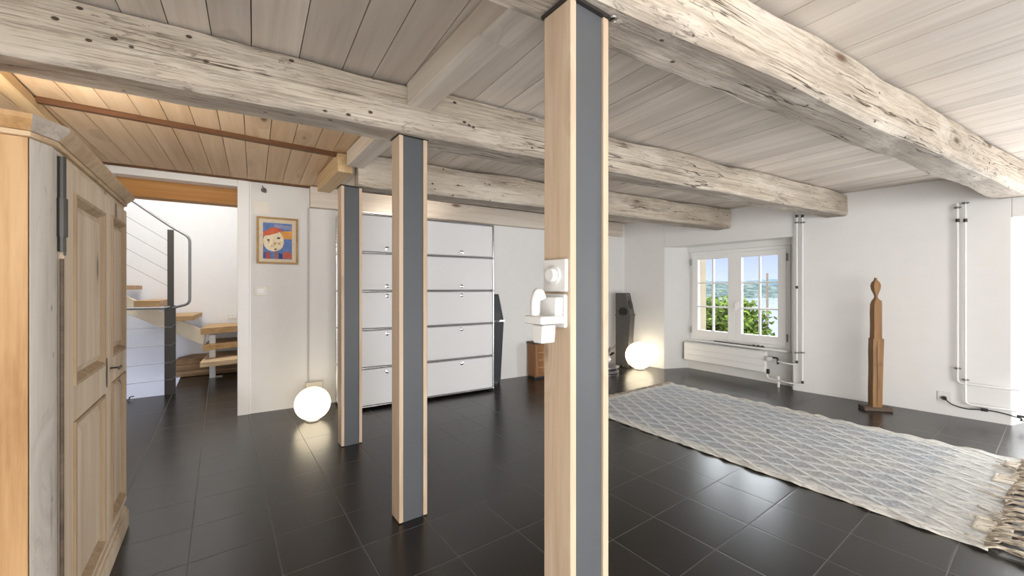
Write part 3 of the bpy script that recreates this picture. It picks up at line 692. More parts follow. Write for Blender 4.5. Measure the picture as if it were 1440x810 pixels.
# ------------------------------------------------------------------ old painted wardrobe
WF, WN0, WN1 = -0.36, 1.515, 2.60           # front plane u, near and far ends v
wdb = empty('wardrobe', P3(uv(WF, 2.0), 0), A_TILE)
def wv(px): r = (px-720)/FOC; return (-.2911+.2117*r)/(.5882+.8087*r)-2.0
y0, y1 = WN0-2.0, WN1-2.0; Dp = 0.55; cx, cy = 0.025, 0.058
Ztop = 1.475
def outline(g, h=0.0): # footprint grown by g
    return [(-Dp, y0-g), (-cx+g*0.4, y0-g), (0+g, y0+cy-g*0.4), (g, y1-cy+g*0.4), (-cx+g*0.4, y1+g), (-Dp, y1+g)]
# case: side board, chamfered pale stiles, back, front rails
mb = MB(); mb.box(-Dp, -cx-0.002, y0, y0+0.025, 0.09, Ztop); mb.build('side_board', 'wardrobe_side', wdb, bevel=0.002)
mb = MB(); mb.box(-Dp, -cx-0.002, y1-0.025, y1, 0.09, Ztop); mb.build('side_board', 'wardrobe_side', wdb, bevel=0.002)
mb = MB(); mb.box(-Dp, -Dp+0.015, y0+0.025, y1-0.025, 0.09, Ztop); mb.build('back_board', 'wardrobe_side', wdb)
dA, dB, dC = wv(83), wv(147.5), 2.545-2.0
mb = MB(); mb.prism([(-cx, y0), (0, y0+cy), (0, dA-0.004), (-0.03, dA-0.004), (-0.03, y0+0.026), (-cx, y0+0.026)], 0.09, Ztop); mb.build('corner_stile', 'wardrobe_pale', wdb, bevel=0.003)
mb = MB(); mb.prism([(-cx, y1), (0, y1-cy), (0, dC+0.004), (-0.03, dC+0.004), (-0.03, y1-0.026), (-cx, y1-0.026)], 0.09, Ztop); mb.build('corner_stile', 'wardrobe', wdb, bevel=0.003)
DT, DB = 1.452, 0.125
mb = MB(); mb.box(-0.03, 0, dA-0.004, dC+0.004, DT+0.003, Ztop); mb.build('top_rail', 'wardrobe', wdb)
mb = MB(); mb.box(-0.03, 0, dA-0.004, dC+0.004, 0.09, DB-0.003); mb.build('bottom_rail', 'wardrobe', wdb)
mb = MB(); mb.box(-Dp, -0.03, y0+0.025, y1-0.025, 0.09, 0.11); mb.build('bottom_board', 'wardrobe_side', wdb)
mb = MB(); mb.prism(outline(0.018), 0.0, 0.075); mb.prism(outline(0.010), 0.075, 0.092); mb.build('plinth', 'wardrobe', wdb, bevel=0.004)
co = MB(); co.prism(outline(0.012), Ztop, Ztop+0.014)
def ringv(g, z): return [(p[0], p[1], z) for p in outline(g)]
co.build('cornice_bead', 'wardrobe_h', wdb, bevel=0.003)
A_, B_, C__, I_ = ringv(0.014, Ztop+0.014), ringv(0.036, Ztop+0.038), ringv(0.037, Ztop+0.050), ringv(-0.03, Ztop+0.050)
J_ = ringv(-0.03, Ztop+0.014)
for i_, mt in ((0, 'wardrobe_side'), (1, 'wardrobe_grey'), (2, 'wardrobe_h'), (3, 'wardrobe_h'), (4, 'wardrobe_side')):
    j_ = i_+1; m = MB(); q = [A_[i_], A_[j_], B_[j_], B_[i_], C__[i_], C__[j_], I_[i_], I_[j_], J_[i_], J_[j_]]
    m.add(q, [(0,1,2,3), (3,2,5,4), (4,5,7,6), (6,7,9,8), (8,9,1,0), (0,3,4,6,8), (1,9,7,5,2)])
    m.build('cornice', mt, wdb)
mb = MB(); mb.box(-Dp, -0.06, y0+0.035, y1-0.035, Ztop-0.012, Ztop+0.004); mb.build('top_board', 'wardrobe_side', wdb)
def leaf(a, b, pans, name='door'):
    th = 0.024; xf = 0.010
    d = MB(); edges_y = [a, pans[0][0], pans[0][1], b]
    d.box(xf-th, xf, a, pans[0][0], DB, DT); d.box(xf-th, xf, pans[0][1], b, DB, DT)
    zs = [DB]+[q for p in sorted(pans, key=lambda p: p[2]) for q in (p[2], p[3])]+[DT]
    for q in range(0, len(zs), 2): d.box(xf-th, xf, pans[0][0], pans[0][1], zs[q], zs[q+1])
    do = d.build(name, 'wardrobe', wdb, bevel=0.002)
    for (pa, pb, qa, qb) in pans:
        m = MB(); bw = 0.020
        # sloped moulding running round the opening
        o4 = [(xf+0.006, pa-0.004, qa-0.004), (xf+0.006, pb+0.004, qa-0.004), (xf+0.006, pb+0.004, qb+0.004), (xf+0.006, pa-0.004, qb+0.004)]
        m4 = [(xf+0.006, pa+0.006, qa+0.006), (xf+0.006, pb-0.006, qa+0.006), (xf+0.006, pb-0.006, qb-0.006), (xf+0.006, pa+0.006, qb-0.006)]
        i4 = [(xf-0.014, pa+bw, qa+bw), (xf-0.014, pb-bw, qa+bw), (xf-0.014, pb-bw, qb-bw), (xf-0.014, pa+bw, qb-bw)]
        b4 = [(xf-th, pa-0.004, qa-0.004), (xf-th, pb+0.004, qa-0.004), (xf-th, pb+0.004, qb+0.004), (xf-th, pa-0.004, qb+0.004)]
        fs = [(i, (i+1)%4, (i+1)%4+4, i+4) for i in range(4)]+[(i+4, (i+1)%4+4, (i+1)%4+8, i+8) for i in range(4)]+[(i+12, (i+1)%4+12, (i+1)%4, i) for i in range(4)]
        m.add(o4+m4+i4+b4, fs); m.build('moulding', 'panel_edge', do)
        pnl = MB(); g = 0.045
        pnl.add([(xf-0.0145, pa+bw, qa+bw), (xf-0.0145, pb-bw, qa+bw), (xf-0.0145, pb-bw, qb-bw), (xf-0.0145, pa+bw, qb-bw),
                 (xf-0.002, pa+g, qa+g), (xf-0.002, pb-g, qa+g), (xf-0.002, pb-g, qb-g), (xf-0.002, pa+g, qb-g)],
                [(0,1,5,4), (1,2,6,5), (2,3,7,6), (3,0,4,7), (4,5,6,7), (3,2,1,0)])
        pnl.build('panel', 'wardrobe', do)
    return do
p1a, p1b = wv(97), wv(140.5); p2a, p2b = wv(151.5), wv(170.5)
d1 = leaf(dA, dB-0.002, [(p1a, p1b, 0.115+0.04, 0.70), (p1a, p1b, 0.815, 1.375)])
d2 = leaf(dB+0.002, dC, [(p2a, p2b, 0.17, 0.72), (p2a, p2b, 0.83, 1.385)])
hg = MB(); hg.tube([(0.008, dA-0.012, 1.20), (0.008, dA-0.012, 1.46)], 0.0085, 10); hg.tube([(0.008, dA-0.012, 1.24), (0.008, dA-0.012, 1.345)], 0.0115, 10)
hg.box(0.0105, 0.0125, dA-0.012, dA+0.006, 1.19, 1.46); hg.build('hinge', 'dark_metal', wdb, smooth=False)
hg = MB(); hg.tube([(0.008, dA-0.012, 0.16), (0.008, dA-0.012, 1.18)], 0.0045, 10); hg.build('dark_gap_strip', 'dark_plinth', wdb)  # dark strip put in for the shaded gap beside the door
es = MB(); zc = 0.775; es.tube([(0.0105, dB-0.035, zc-0.05), (0.0125, dB-0.035, zc-0.05)], 0.004, 8); es.extrude([(dB-0.040, zc-0.045), (dB-0.030, zc-0.045), (dB-0.026, zc), (dB-0.035, zc+0.06), (dB-0.044, zc)], 'x', 0.0102, 0.0125); es.build('escutcheon', 'dark_metal', d1)
ky = MB(); ky.tube([(0.010, dB+0.03, 0.785), (0.038, dB+0.03, 0.785)], 0.0035, 8); ky.box(0.036, 0.040, dB+0.0, dB+0.06, 0.780, 0.790); ky.build('key', 'dark_metal', d2)
tag(wdb, 'old pine wardrobe with two panelled doors and projecting cornice', 'wardrobe')
# small wooden stub on top of it
lb = empty('wooden_stub', P3(uv(-0.46, 2.02), Ztop+0.004), A_TILE)
mb = MB(); mb.box(-0.012, 0.012, -0.02, 0.02, 0, 0.115); mb.build('block', 'batten', lb, bevel=0.002)
mb = MB(); mb.cyl((0.012, -0.008, 0.098), (0.018, -0.008, 0.098), 0.007, 12); mb.build('button', 'white', lb)
tag(lb, 'small dark wooden block standing on top of the wardrobe', 'block')

# ------------------------------------------------------------------ things on the back wall
def bw_at(px, py, out=0.0):
    p = on_plane(px, BN, BD-out); return P3(p, zat(py, p.y))
# painting
pc = on_plane(390.5, BN, BD); PW = ((on_plane(419.5, BN, BD)-on_plane(361.5, BN, BD)).length)/2; pzb, pzt = zat(371.5, pc.y), zat(306.5, pc.y); PH = (pzt-pzb)/2
pa = empty('framed_painting', P3(pc, (pzb+pzt)/2), A_BACK)
mb = MB(); f = 0.016
mb.box(-PW, -PW+f, -0.026, -0.001, -PH, PH); mb.box(PW-f, PW, -0.026, -0.001, -PH, PH); mb.box(-PW+f, PW-f, -0.026, -0.001, PH-f, PH); mb.box(-PW+f, PW-f, -0.026, -0.001, -PH, -PH+f)
mb.build('frame', 'frame_wood', pa, bevel=0.003)
mb = MB(); mb.box(-PW+f, PW-f, -0.012, -0.002, -PH+f, PH-f); mb.build('mount', plain('picture_mount', (0.72, 0.62, 0.46), 0.8), pa)
def flat(name, pts, col, d, par=None, rough=0.6):
    m = MB(); m.extrude(pts, 'y', -d-0.0012, -d); return m.build(name, plain('paint_'+name, col, rough, var=0.18, scale=40), par or pa)
aw, ah0, ah1 = PW*0.70, -PH*0.78, PH*0.76
def art(u, v): return (-aw+2*aw*u, ah0+(ah1-ah0)*v)
pic = flat('picture', [art(0, 0), art(1, 0), art(1, 1), art(0, 1)], (0.10, 0.19, 0.45), 0.0125)
flat('orange_band', [art(0.64, 0.57), art(1, 0.57), art(1, 0.80), art(0.6, 0.78)], (0.75, 0.34, 0.06), 0.0140, pic)
flat('grey_band', [art(0.35, 0.88), art(1, 0.82), art(1, 0.93), art(0.4, 0.97)], (0.28, 0.30, 0.48), 0.0140, pic)
flat('blue_patch', [art(0, 0.02), art(0.16, 0.02), art(0.16, 0.19), art(0, 0.17)], (0.05, 0.07, 0.30), 0.0140, pic)
flat('red_patch', [art(0.68, 0.02), art(0.99, 0.02), art(0.99, 0.14), art(0.86, 0.22), art(0.70, 0.18)], (0.55, 0.10, 0.05), 0.0140, pic)
flat('dark_red_patch', [art(0.1, 0.0), art(0.26, 0.0), art(0.22, 0.18), art(0.10, 0.2)], (0.40, 0.06, 0.04), 0.0150, pic)
flat('violet_patch', [art(0.36, 0.0), art(0.52, 0.0), art(0.50, 0.22), art(0.38, 0.22)], (0.28, 0.14, 0.16), 0.0140, pic)
flat('navy_patch', [art(0.53, 0.0), art(0.67, 0.0), art(0.66, 0.14), art(0.53, 0.17)], (0.02, 0.03, 0.16), 0.0140, pic)
oval = []
for q in range(28):
    a = 2*PI*q/28; u = 0.36+0.355*math.cos(a); v = 0.47+0.26*math.sin(a)+(0.09 if math.sin(a) > 0 else 0)*math.sin(a); oval.append(art(max(u, 0.0), v))
flat('cream_oval', oval, (0.83, 0.71, 0.50), 0.0155, pic)
cap = [art(0, 0.62), art(0.0, 0.70)]+[art(0.05+0.65*t, 0.72+0.16*math.sin(PI*min(1, t*0.85+0.05))) for t in [q/10 for q in range(11)]]+[art(0.70, 0.80), art(0.4, 0.70), art(0.2, 0.65)]
flat('red_dome', cap, (0.62, 0.12, 0.045), 0.0172, pic)
for (u, v, w, h_, col) in ((0.18, 0.52, 0.05, 0.02, (0.03, 0.02, 0.02)), (0.53, 0.58, 0.06, 0.02, (0.03, 0.02, 0.02)), (0.19, 0.49, 0.012, 0.04, (0.03, 0.02, 0.02)), (0.53, 0.60, 0.012, 0.03, (0.03, 0.02, 0.02)),
                           (0.40, 0.43, 0.055, 0.035, (0.55, 0.30, 0.12)), (0.55, 0.43, 0.05, 0.03, (0.70, 0.45, 0.16)), (0.42, 0.27, 0.05, 0.022, (0.12, 0.05, 0.04)), (0.29, 0.36, 0.03, 0.015, (0.65, 0.25, 0.15))):
    flat('brush_mark', [art(u-w, v-h_), art(u+w, v-h_), art(u+w*0.7, v+h_), art(u-w*0.6, v+h_)], col, 0.0172, pic)
tag(pa, 'small framed painting of red, cream and blue shapes above the light switch', 'painting')
# light switch
sw = empty('light_switch', bw_at(366.5, 409), A_BACK)
mb = MB(); mb.box(-0.045, 0.045, -0.010, -0.0005, -0.042, 0.042); mb.build('cover_plate', 'offwhite', sw, bevel=0.003)
mb = MB(); mb.box(-0.028, 0.028, -0.014, -0.0102, -0.024, 0.024); mb.build('rocker', 'plastic', sw, bevel=0.002)
tag(sw, 'white light switch on the wall below the framed painting', 'switch')
# cover patch, bulb fitting
cp = MB(); cp.box(-0.062, 0.062, -0.007, -0.0005, -0.058, 0.058)
p_ = bw_at(368, 292.5); o_ = cp.build('cover_plate', 'offwhite', loc=p_, rz=A_BACK, bevel=0.002); tag(o_, 'flat cream cover plate on the wall just above the painting', 'cover plate')
bf = empty('wall_lamp_fitting', bw_at(371, 267.5), A_BACK)
mb = MB(); mb.tube([(0, -0.0005, 0), (0, -0.006, 0), (0, -0.012, 0)], [0.022, 0.022, 0.014], 16); mb.build('rose', 'bracket', bf, smooth=True)
mb = MB(); mb.tube(arc_path([(0, -0.010, 0), (-0.004, -0.045, 0.004), (-0.010, -0.052, 0.028)], 0.02), 0.006, 8); mb.tube([(-0.008, -0.04, -0.004), (0.014, -0.05, -0.026)], 0.011, 10); mb.build('bulb_holder', 'bracket', bf, smooth=True)
tag(bf, 'small grey metal lamp fitting without a bulb, near the doorway top', 'lamp fitting')
# conduit and box
cdp = on_plane(433.5, BN, BD-0.012)
cdu = empty('cable_conduit', P3(cdp, 0), A_BACK)
mb = MB(); mb.cyl((0, 0, 0.22), (0, 0, 1.846), 0.008, 10); mb.build('tube', plain('grey_conduit', (0.55, 0.54, 0.52), 0.5), cdu, smooth=True)
for z in (0.55, 1.05, 1.55): mb = MB(); mb.box(-0.012, 0.012, -0.004, 0.0115, z, z+0.014); mb.build('clip', 'offwhite', cdu, bevel=0.002)
tag(cdu, 'thin grey conduit running down the wall behind the globe lamp', 'conduit')
jb = MB(); jb.box(-0.025, 0.115, -0.045, -0.001, 0.15, 0.225); o_ = jb.build('junction_box', 'offwhite', loc=P3(on_plane(433.5, BN, BD), 0), rz=A_BACK, bevel=0.006)
tag(o_, 'low cream junction box on the wall behind the globe lamp', 'box')
# second thin switch strip beside the last post
ss = MB(); ss.box(-0.02, 0.02, -0.012, -0.0005, -0.16, 0.10)
o_ = ss.build('switch_strip', 'plastic', loc=bw_at(477, 402), rz=A_BACK, bevel=0.003); tag(o_, 'narrow white switch strip on the wall, half hidden by a post', 'switch')
mb = MB(); mb.box(-0.009, 0.009, -0.018, -0.0122, 0.02, 0.06); mb.build('rocker', 'bracket', o_, bevel=0.002)

# ------------------------------------------------------------------ globe lamps
def globe(loc, r, squash, label):
    g_ = empty('globe_floor_lamp', loc)
    prof = [(r*math.sin(PI*(0.08+0.92*(1-i/28))), -r*squash*math.cos(PI*(0.08+0.92*(1-i/28))) ) for i in range(29)]
    prof = [(max(a, 0.0008), b) for a, b in prof][::-1]
    zoff = 0.012-min(b for a, b in prof)
    mb = MB(); mb.lathe([(a, b+zoff) for a, b in prof], seg=48); mb.build('glass_globe', 'globe', g_, smooth=True)
    mb = MB(); mb.lathe([(r*0.40, 0), (r*0.41, 0.004), (r*0.36, 0.013), (r*0.2, 0.0135)], seg=32); mb.build('foot_ring', 'bracket', g_, smooth=True)
    return tag(g_, label, 'lamp', 'globe floor lamps')
gp = ground(438, 592.5); globe((gp.x, gp.y+0.02, 0), 0.137, 0.98, 'glowing white globe lamp on the floor beside the post near the painting')
g2 = ground(899, 519); globe((g2.x, g2.y, 0), 0.183, 0.98, 'glowing white globe lamp on the floor in front of the grey speaker')

# ------------------------------------------------------------------ loudspeakers
def speaker(loc, rz, mat, label):
    s_ = empty('floor_loudspeaker', loc, rz)
    w, d = 0.085, 0.215; H_ = 1.03
    # local +x is the slanted front; outline in (x, z)
    prof = [(0.0, 0.03), (d*0.80, 0.03), (d, 0.72), (d*0.68, H_), (0.0, H_)]
    mb = MB(); mb.extrude(prof, 'y', -w, w); mb.build('body', mat, s_, bevel=0.006)
    fx = lambda z: d*0.80+(d*0.20)*(z-0.03)/0.69
    nrm = Vector((H_-0.72, 0, d*0.32)).normalized(); mid = Vector((d*0.86, 0, 0.87))
    mb = MB(); mb.tube([mid+nrm*-0.001, mid+nrm*0.006, mid+nrm*0.004], [0.062, 0.062, 0.048], 28); mb.build('driver', 'black', s_, smooth=False)
    mb = MB(); q = mid+Vector((-d*0.14, 0, 0.125)); mb.tube([q, q+nrm*0.004], 0.012, 16); mb.build('tweeter', 'chrome', s_)
    mb = MB(); mb.tube([(d*0.52, -w-0.005, 0.77), (d*0.52, -w+0.001, 0.77)], 0.062, 28); mb.build('driver', 'black', s_)
    mb = MB(); mb.box(-0.004, fx(0.70)+0.006, -w-0.005, w+0.005, 0.712, 0.732); band = mb.build('trim_band', 'chrome' if mat == 'speaker' else mat, s_, bevel=0.001)
    for (x, y) in ((0.02, -w+0.01), (0.02, w-0.01), (d*0.72, -w+0.01), (d*0.72, w-0.01)):
        mb = MB(); mb.lathe([(0.016, 0), (0.016, 0.01), (0.008, 0.016), (0.008, 0.032)], (x, y, 0), 10); mb.build('foot', 'black', s_)
    return tag(s_, label, 'loudspeaker', 'floor loudspeakers')
speaker((-0.32, 4.60, 0), 32, 'speaker', 'black floor loudspeaker with a bright band, half behind the white cabinet')
speaker((1.50, 5.68, 0), -38, 'speaker_grey', 'grey floor loudspeaker with slanted top in the room corner')

# ------------------------------------------------------------------ low chest, dish and dry plant half behind the nearest post
ch = empty('low_chest', (0.27, 4.84, 0), A_BACK)
mb = MB(); mb.box(0.012, 0.50, 0.012, 0.165, 0.02, 0.415); mb.build('body', 'chest', ch, bevel=0.003)
mb = MB(); mb.box(0, 0.512, 0, 0.17, 0.415, 0.437); mb.build('top', 'dark_plinth', ch, bevel=0.004)
for x0 in (0.0, 0.215):
    dd = MB(); xa, xb = 0.014+x0, 0.014+x0+(0.2 if x0 == 0 else 0.265); dd.box(xa, xa+0.035, -0.006, 0.011, 0.03, 0.405); dd.box(xb-0.035, xb, -0.006, 0.011, 0.03, 0.405); dd.box(xa+0.035, xb-0.035, -0.006, 0.011, 0.37, 0.405); dd.box(xa+0.035, xb-0.035, -0.006, 0.011, 0.03, 0.07)
    dd.box(xa+0.035, xb-0.035, 0.003, 0.0115, 0.07, 0.37); do = dd.build('door', 'chest', ch, bevel=0.002)
    for z in (0.13, 0.215, 0.225, 0.31):
        mb = MB(); mb.box(xa+0.05, xb-0.05, -0.001, 0.0028, z, z+0.006); mb.build('carved_bar', 'tread', do)
mb = MB(); mb.box(0.02, 0.49, 0.02, 0.155, 0, 0.02); mb.build('base', 'black', ch)
tag(ch, 'low brown wooden chest against the wall, partly behind the nearest post', 'chest')
dx, dy = 1.245, 5.26
ds = empty('round_dish', (dx, dy, 0))
mb = MB(); mb.lathe([(0.135, 0.0), (0.150, 0.006), (0.152, 0.030), (0.135, 0.034)], seg=36); mb.build('lower_tier', 'grey_tin', ds, smooth=True)
mb = MB(); mb.lathe([(0.128, 0.034), (0.128, 0.060)], seg=36); mb.build('dark_band', 'black', ds, smooth=True)
mb = MB(); mb.lathe([(0.135, 0.060), (0.150, 0.064), (0.150, 0.080), (0.085, 0.118), (0.02, 0.122)], seg=36); mb.build('lid', 'grey_tin', ds, smooth=True)
tag(ds, 'round grey two-tier dish on the floor by the speaker', 'dish')
vs = empty('small_vase', (dx, dy, 0.1225))
mb = MB(); mb.lathe([(0.024, 0), (0.045, 0.02), (0.052, 0.045), (0.035, 0.075), (0.022, 0.082)], seg=24); mb.build('vase_body', 'white', vs, smooth=True)
pl = MB(); rr = random.Random(3)
for q in range(16):
    a = rr.uniform(0, 2*PI); el = rr.uniform(0.5, 1.4); L = rr.uniform(0.09, 0.2)
    d = Vector((math.cos(a)*math.cos(el), math.sin(a)*math.cos(el), math.sin(el))); p0 = Vector((0, 0, 0.075)); p1 = p0+d*L
    pl.tube([p0, p0+d*L*0.5+Vector((0, 0, 0.012)), p1], [0.0025, 0.002, 0.0012], 5)
    for t in (0.55, 0.8, 1.0):
        c = p0+d*L*t; sdv = d.orthogonal().normalized()*rr.uniform(0.014, 0.028); up = d*0.035+Vector((0, 0, -0.012))
        pl.add([c-up*0.6, c+sdv, c+up, c-sdv], [(0, 1, 2, 3)])
pl.tube(arc_path([(0, 0, 0.08), (0.05, 0, 0.17), (0.12, 0, 0.235)], 0.05), 0.003, 6)
pl.build('dry_leaves', 'dry_leaf', vs)
tag(vs, 'small white vase with dark dry leaves on the round grey dish', 'vase')

# ------------------------------------------------------------------ carved wooden figure
sp_ = ground(1231, 576.5); fg = empty('carved_figure', (sp_.x, sp_.y, 0), -14)
mb = MB(); mb.box(-0.108, 0.108, -0.05, 0.05, 0, 0.034); mb.build('base_plate', 'dark_plinth', fg, bevel=0.004)
def slab(mb, prof, depth):
    """prof: (z, x0, x1, depth factor)"""
    base = len(mb.v)
    for (z, xa, xb, k) in prof:
        dd = depth*k
        for (x, y) in ((xa, -dd), ((xa+xb)/2, -dd*1.08), (xb, -dd), (xb+0.002, 0), (xb, dd), ((xa+xb)/2, dd*1.08), (xa, dd), (xa-0.002, 0)):
            wob = 0.003*noise.noise((x*9, y*9+3, z*7)); mb.v.append((x+wob, y+wob, z))
    for i in range(len(prof)-1):
        for j in range(8): a = base+i*8+j; b = base+i*8+(j+1)%8; mb.f.append((a, b, b+8, a+8))
    mb.f.append(tuple(base+j for j in range(7, -1, -1))); e_ = base+(len(prof)-1)*8; mb.f.append(tuple(e_+j for j in range(8)))
    return mb
mb = slab(MB(), [(0.034+(q_[0]-0.038)*0.955, q_[1]*0.66, q_[2]*0.66, q_[3]) for q_ in [(0.038, -0.056, 0.050, 1), (0.2, -0.058, 0.054, 1), (0.40, -0.053, 0.060, 1), (0.55, -0.056, 0.066, 1), (0.672, -0.052, 0.070, 1), (0.678, -0.050, 0.070, .96),
                 (0.682, -0.040, 0.052, .9), (0.8, -0.037, 0.050, .9), (0.92, -0.040, 0.050, .88), (1.00, -0.038, 0.052, .85), (1.035, -0.022, 0.050, .8), (1.042, -0.016, 0.030, .7),
                 (1.060, -0.006, 0.018, .45), (1.078, -0.003, 0.014, .4), (1.10, -0.012, 0.022, .5), (1.14, -0.032, 0.038, .7), (1.175, -0.038, 0.044, .75), (1.205, -0.030, 0.036, .65),
                 (1.225, -0.010, 0.016, .4), (1.232, -0.006, 0.012, .35), (1.245, -0.005, 0.010, .3), (1.25, -0.009, 0.012, .3)]], 0.036)
mb.build('figure_body', 'sculpt', fg, smooth=True)
mb = MB(); mb.tube([(-0.007, -0.0385, 0.05), (-0.004, -0.0388, 0.3), (-0.008, -0.0386, 0.55), (-0.003, -0.0380, 0.63)], [0.0015, 0.003, 0.003, 0.001], 6); mb.build('crack', 'dark_plinth', fg)
mb = MB(); mb.tube([(-0.02, -0.0385, 0.42), (0.0, -0.0392, 0.405), (0.023, -0.0388, 0.42), (0.02, -0.0388, 0.43), (-0.013, -0.0386, 0.432)], 0.0018, 6); mb.build('carved_line', 'dark_plinth', fg)
tag(fg, 'slender carved wooden standing figure on a dark base plate by the wall', 'sculpture')

# ------------------------------------------------------------------ rug
ra = Vector((0.5625, 3.726)); rl = Vector((1.833, 4.596)); rdir = (rl-ra).normalized(); 
rug_dir = Vector((0.565, -0.825)).normalized(); rug_w = 1.53; rug_l = 2.50
wdir = Vector((0.825, 0.565)).normalized()
rc = ra+rug_dir*rug_l/2+wdir*rug_w/2
rz_rug = math.degrees(math.atan2(rug_dir.y, rug_dir.x))
rug = empty('woven_rug', P3(rc, 0), rz_rug)
nx, ny = 200, 120; mb = MB(); top = []; hx, hy = rug_l/2, rug_w/2
def rug_p(x, y):
    ey = hy-abs(y)
    wob = 0.014*noise.noise((x*4.5, 2.3*(1 if y > 0 else -1), 1))*max(0, 1-ey/0.3)+0.006*math.sin(x*38+3*noise.noise((x*2, 5, 0)))*max(0, 1-ey/0.06)
    zz = 0.010+0.0025*noise.noise((x*5, y*5, 0))+0.0015*noise.noise((x*22, y*22, 4))
    a = (x/0.23+y/0.135); b = (x/0.23-y/0.135)
    tri = lambda t: abs((t % 1.0)-0.5)
    zz += 0.0035*max(0, (max(tri(a), tri(b))-0.34)/0.16)
    lift = max(0, 1-ey/0.05); zz += lift*(0.006*(0.5+0.5*math.sin(x*38+3*noise.noise((x*2, 5, 0)))))
    ex = 0.03*noise.noise((y*3, 7.7, 1))*max(0, 1-(hx-x)/0.4)+0.02*noise.noise((y*3, 2.2, 1))*max(0, 1-(hx+x)/0.4)
    return (x+ex, y+wob*(1 if y > 0 else -1), zz)
for i in range(nx+1):
    for j in range(ny+1): mb.v.append(rug_p(-hx+2*hx*i/nx, -hy+2*hy*j/ny))
off = len(mb.v)
for i in range(nx+1):
    for j in range(ny+1):
        q = mb.v[i*(ny+1)+j]; mb.v.append((q[0], q[1], max(0.0015, q[2]-0.009)))
def gid(i, j): return i*(ny+1)+j
for i in range(nx):
    for j in range(ny):
        mb.f.append((gid(i, j), gid(i+1, j), gid(i+1, j+1), gid(i, j+1))); mb.f.append((off+gid(i, j), off+gid(i, j+1), off+gid(i+1, j+1), off+gid(i+1, j)))
for i in range(nx):
    mb.f.append((gid(i, 0), off+gid(i, 0), off+gid(i+1, 0), gid(i+1, 0))); mb.f.append((gid(i+1, ny), off+gid(i+1, ny), off+gid(i, ny), gid(i, ny)))
for j in range(ny):
    mb.f.append((gid(0, j+1), off+gid(0, j+1), off+gid(0, j), gid(0, j))); mb.f.append((gid(nx, j), off+gid(nx, j), off+gid(nx, j+1), gid(nx, j+1)))
mb.build('weave', 'rug', rug, smooth=True)
rr = random.Random(11)
fr = MB(); NS = 230
for q in range(NS):
    y = -hy+rug_w*(q+0.5)/NS; g = int(q/13)
    base = Vector(rug_p(hx-0.01, y)); yc = -hy+rug_w*(g*13+6.5)/NS
    sw_ = 0.05*math.sin(g*2.1); kx = hx+0.05+0.018*math.sin(g*3.3)
    p = Vector((kx, yc+rr.uniform(-0.009, 0.009), 0.016+rr.uniform(0, 0.014)))
    pts = [base, base.lerp(p, 0.55)+Vector((0, 0, 0.008)), p]
    L = rr.uniform(0.13, 0.24); n_ = 7; ph = rr.uniform(0, 6.28); am = rr.uniform(0.004, 0.016); dr_ = rr.uniform(-0.05, 0.05)+sw_; fq = rr.uniform(5, 11)
    for t in range(1, n_+1):
        t /= n_; pts.append(Vector((p.x+L*t*(1-0.15*t), p.y+dr_*t+am*math.sin(fq*t+ph), max(0.004, p.z*(1-t)+0.005+0.009*abs(math.sin(3*t+ph))))))
    fr.tube(arc_path(pts, 0.02, 2), 0.0029, 5)
for q in range(34):       # loose curls lying on the rug's end
    y = rr.uniform(-hy*0.92, hy*0.92); x = hx+rr.uniform(-0.10, 0.01); a0 = rr.uniform(0, 6.28); rad = rr.uniform(0.014, 0.035); sg = rr.choice((-1, 1))
    fr.tube([(x+t*0.010+rad*(0.6+0.06*t)*math.cos(a0+sg*t*0.55), y+rad*(0.6+0.06*t)*math.sin(a0+sg*t*0.55), 0.0195+0.0007*t) for t in range(10)], 0.0029, 5)
f_ = fr.build('long_fringe', 'cord', rug, smooth=True); f_['kind'] = 'stuff'; f_['label'] = 'long knotted beige fringe'
fr = MB()
for q in range(130):
    y = -hy+rug_w*(q+0.5)/130; base = Vector(rug_p(-hx+0.005, y)); L = rr.uniform(0.045, 0.085)
    fr.tube([base, base+Vector((-L*0.5, rr.uniform(-.01, .01), 0.002)), Vector((base.x-L, y+rr.uniform(-.02, .02), 0.004))], 0.0035, 5)
f_ = fr.build('short_fringe', 'cord', rug, smooth=True); f_['kind'] = 'stuff'
for (y, w, x) in ((-0.50, 0.16, -0.02), (0.27, 0.17, -0.035), (0.60, 0.15, -0.02)):
    mb = MB(); n_ = 8
    for i in range(n_+1):
        for j in range(n_+1): qx = hx+x-0.05+0.115*i/n_; qy = y-w/2+w*j/n_; mb.v.append((qx, qy, (rug_p(min(qx, hx), qy)[2]+0.0035 if qx < hx else max(0.007, rug_p(hx, qy)[2]+0.0035-(qx-hx)*0.1))+0.003*noise.noise((qx*20, qy*20, 0))))
    for i in range(n_):
        for j in range(n_): a = i*(n_+1)+j; mb.f.append((a, a+n_+1, a+n_+2, a+1))
    o_ = mb.build('cloth_tab', 'tab', rug, smooth=True); sd = o_.modifiers.new('thick', 'SOLIDIFY'); sd.thickness = 0.002
tag(rug, 'pale blue-grey woven rug with diamond pattern and knotted fringe', 'rug')

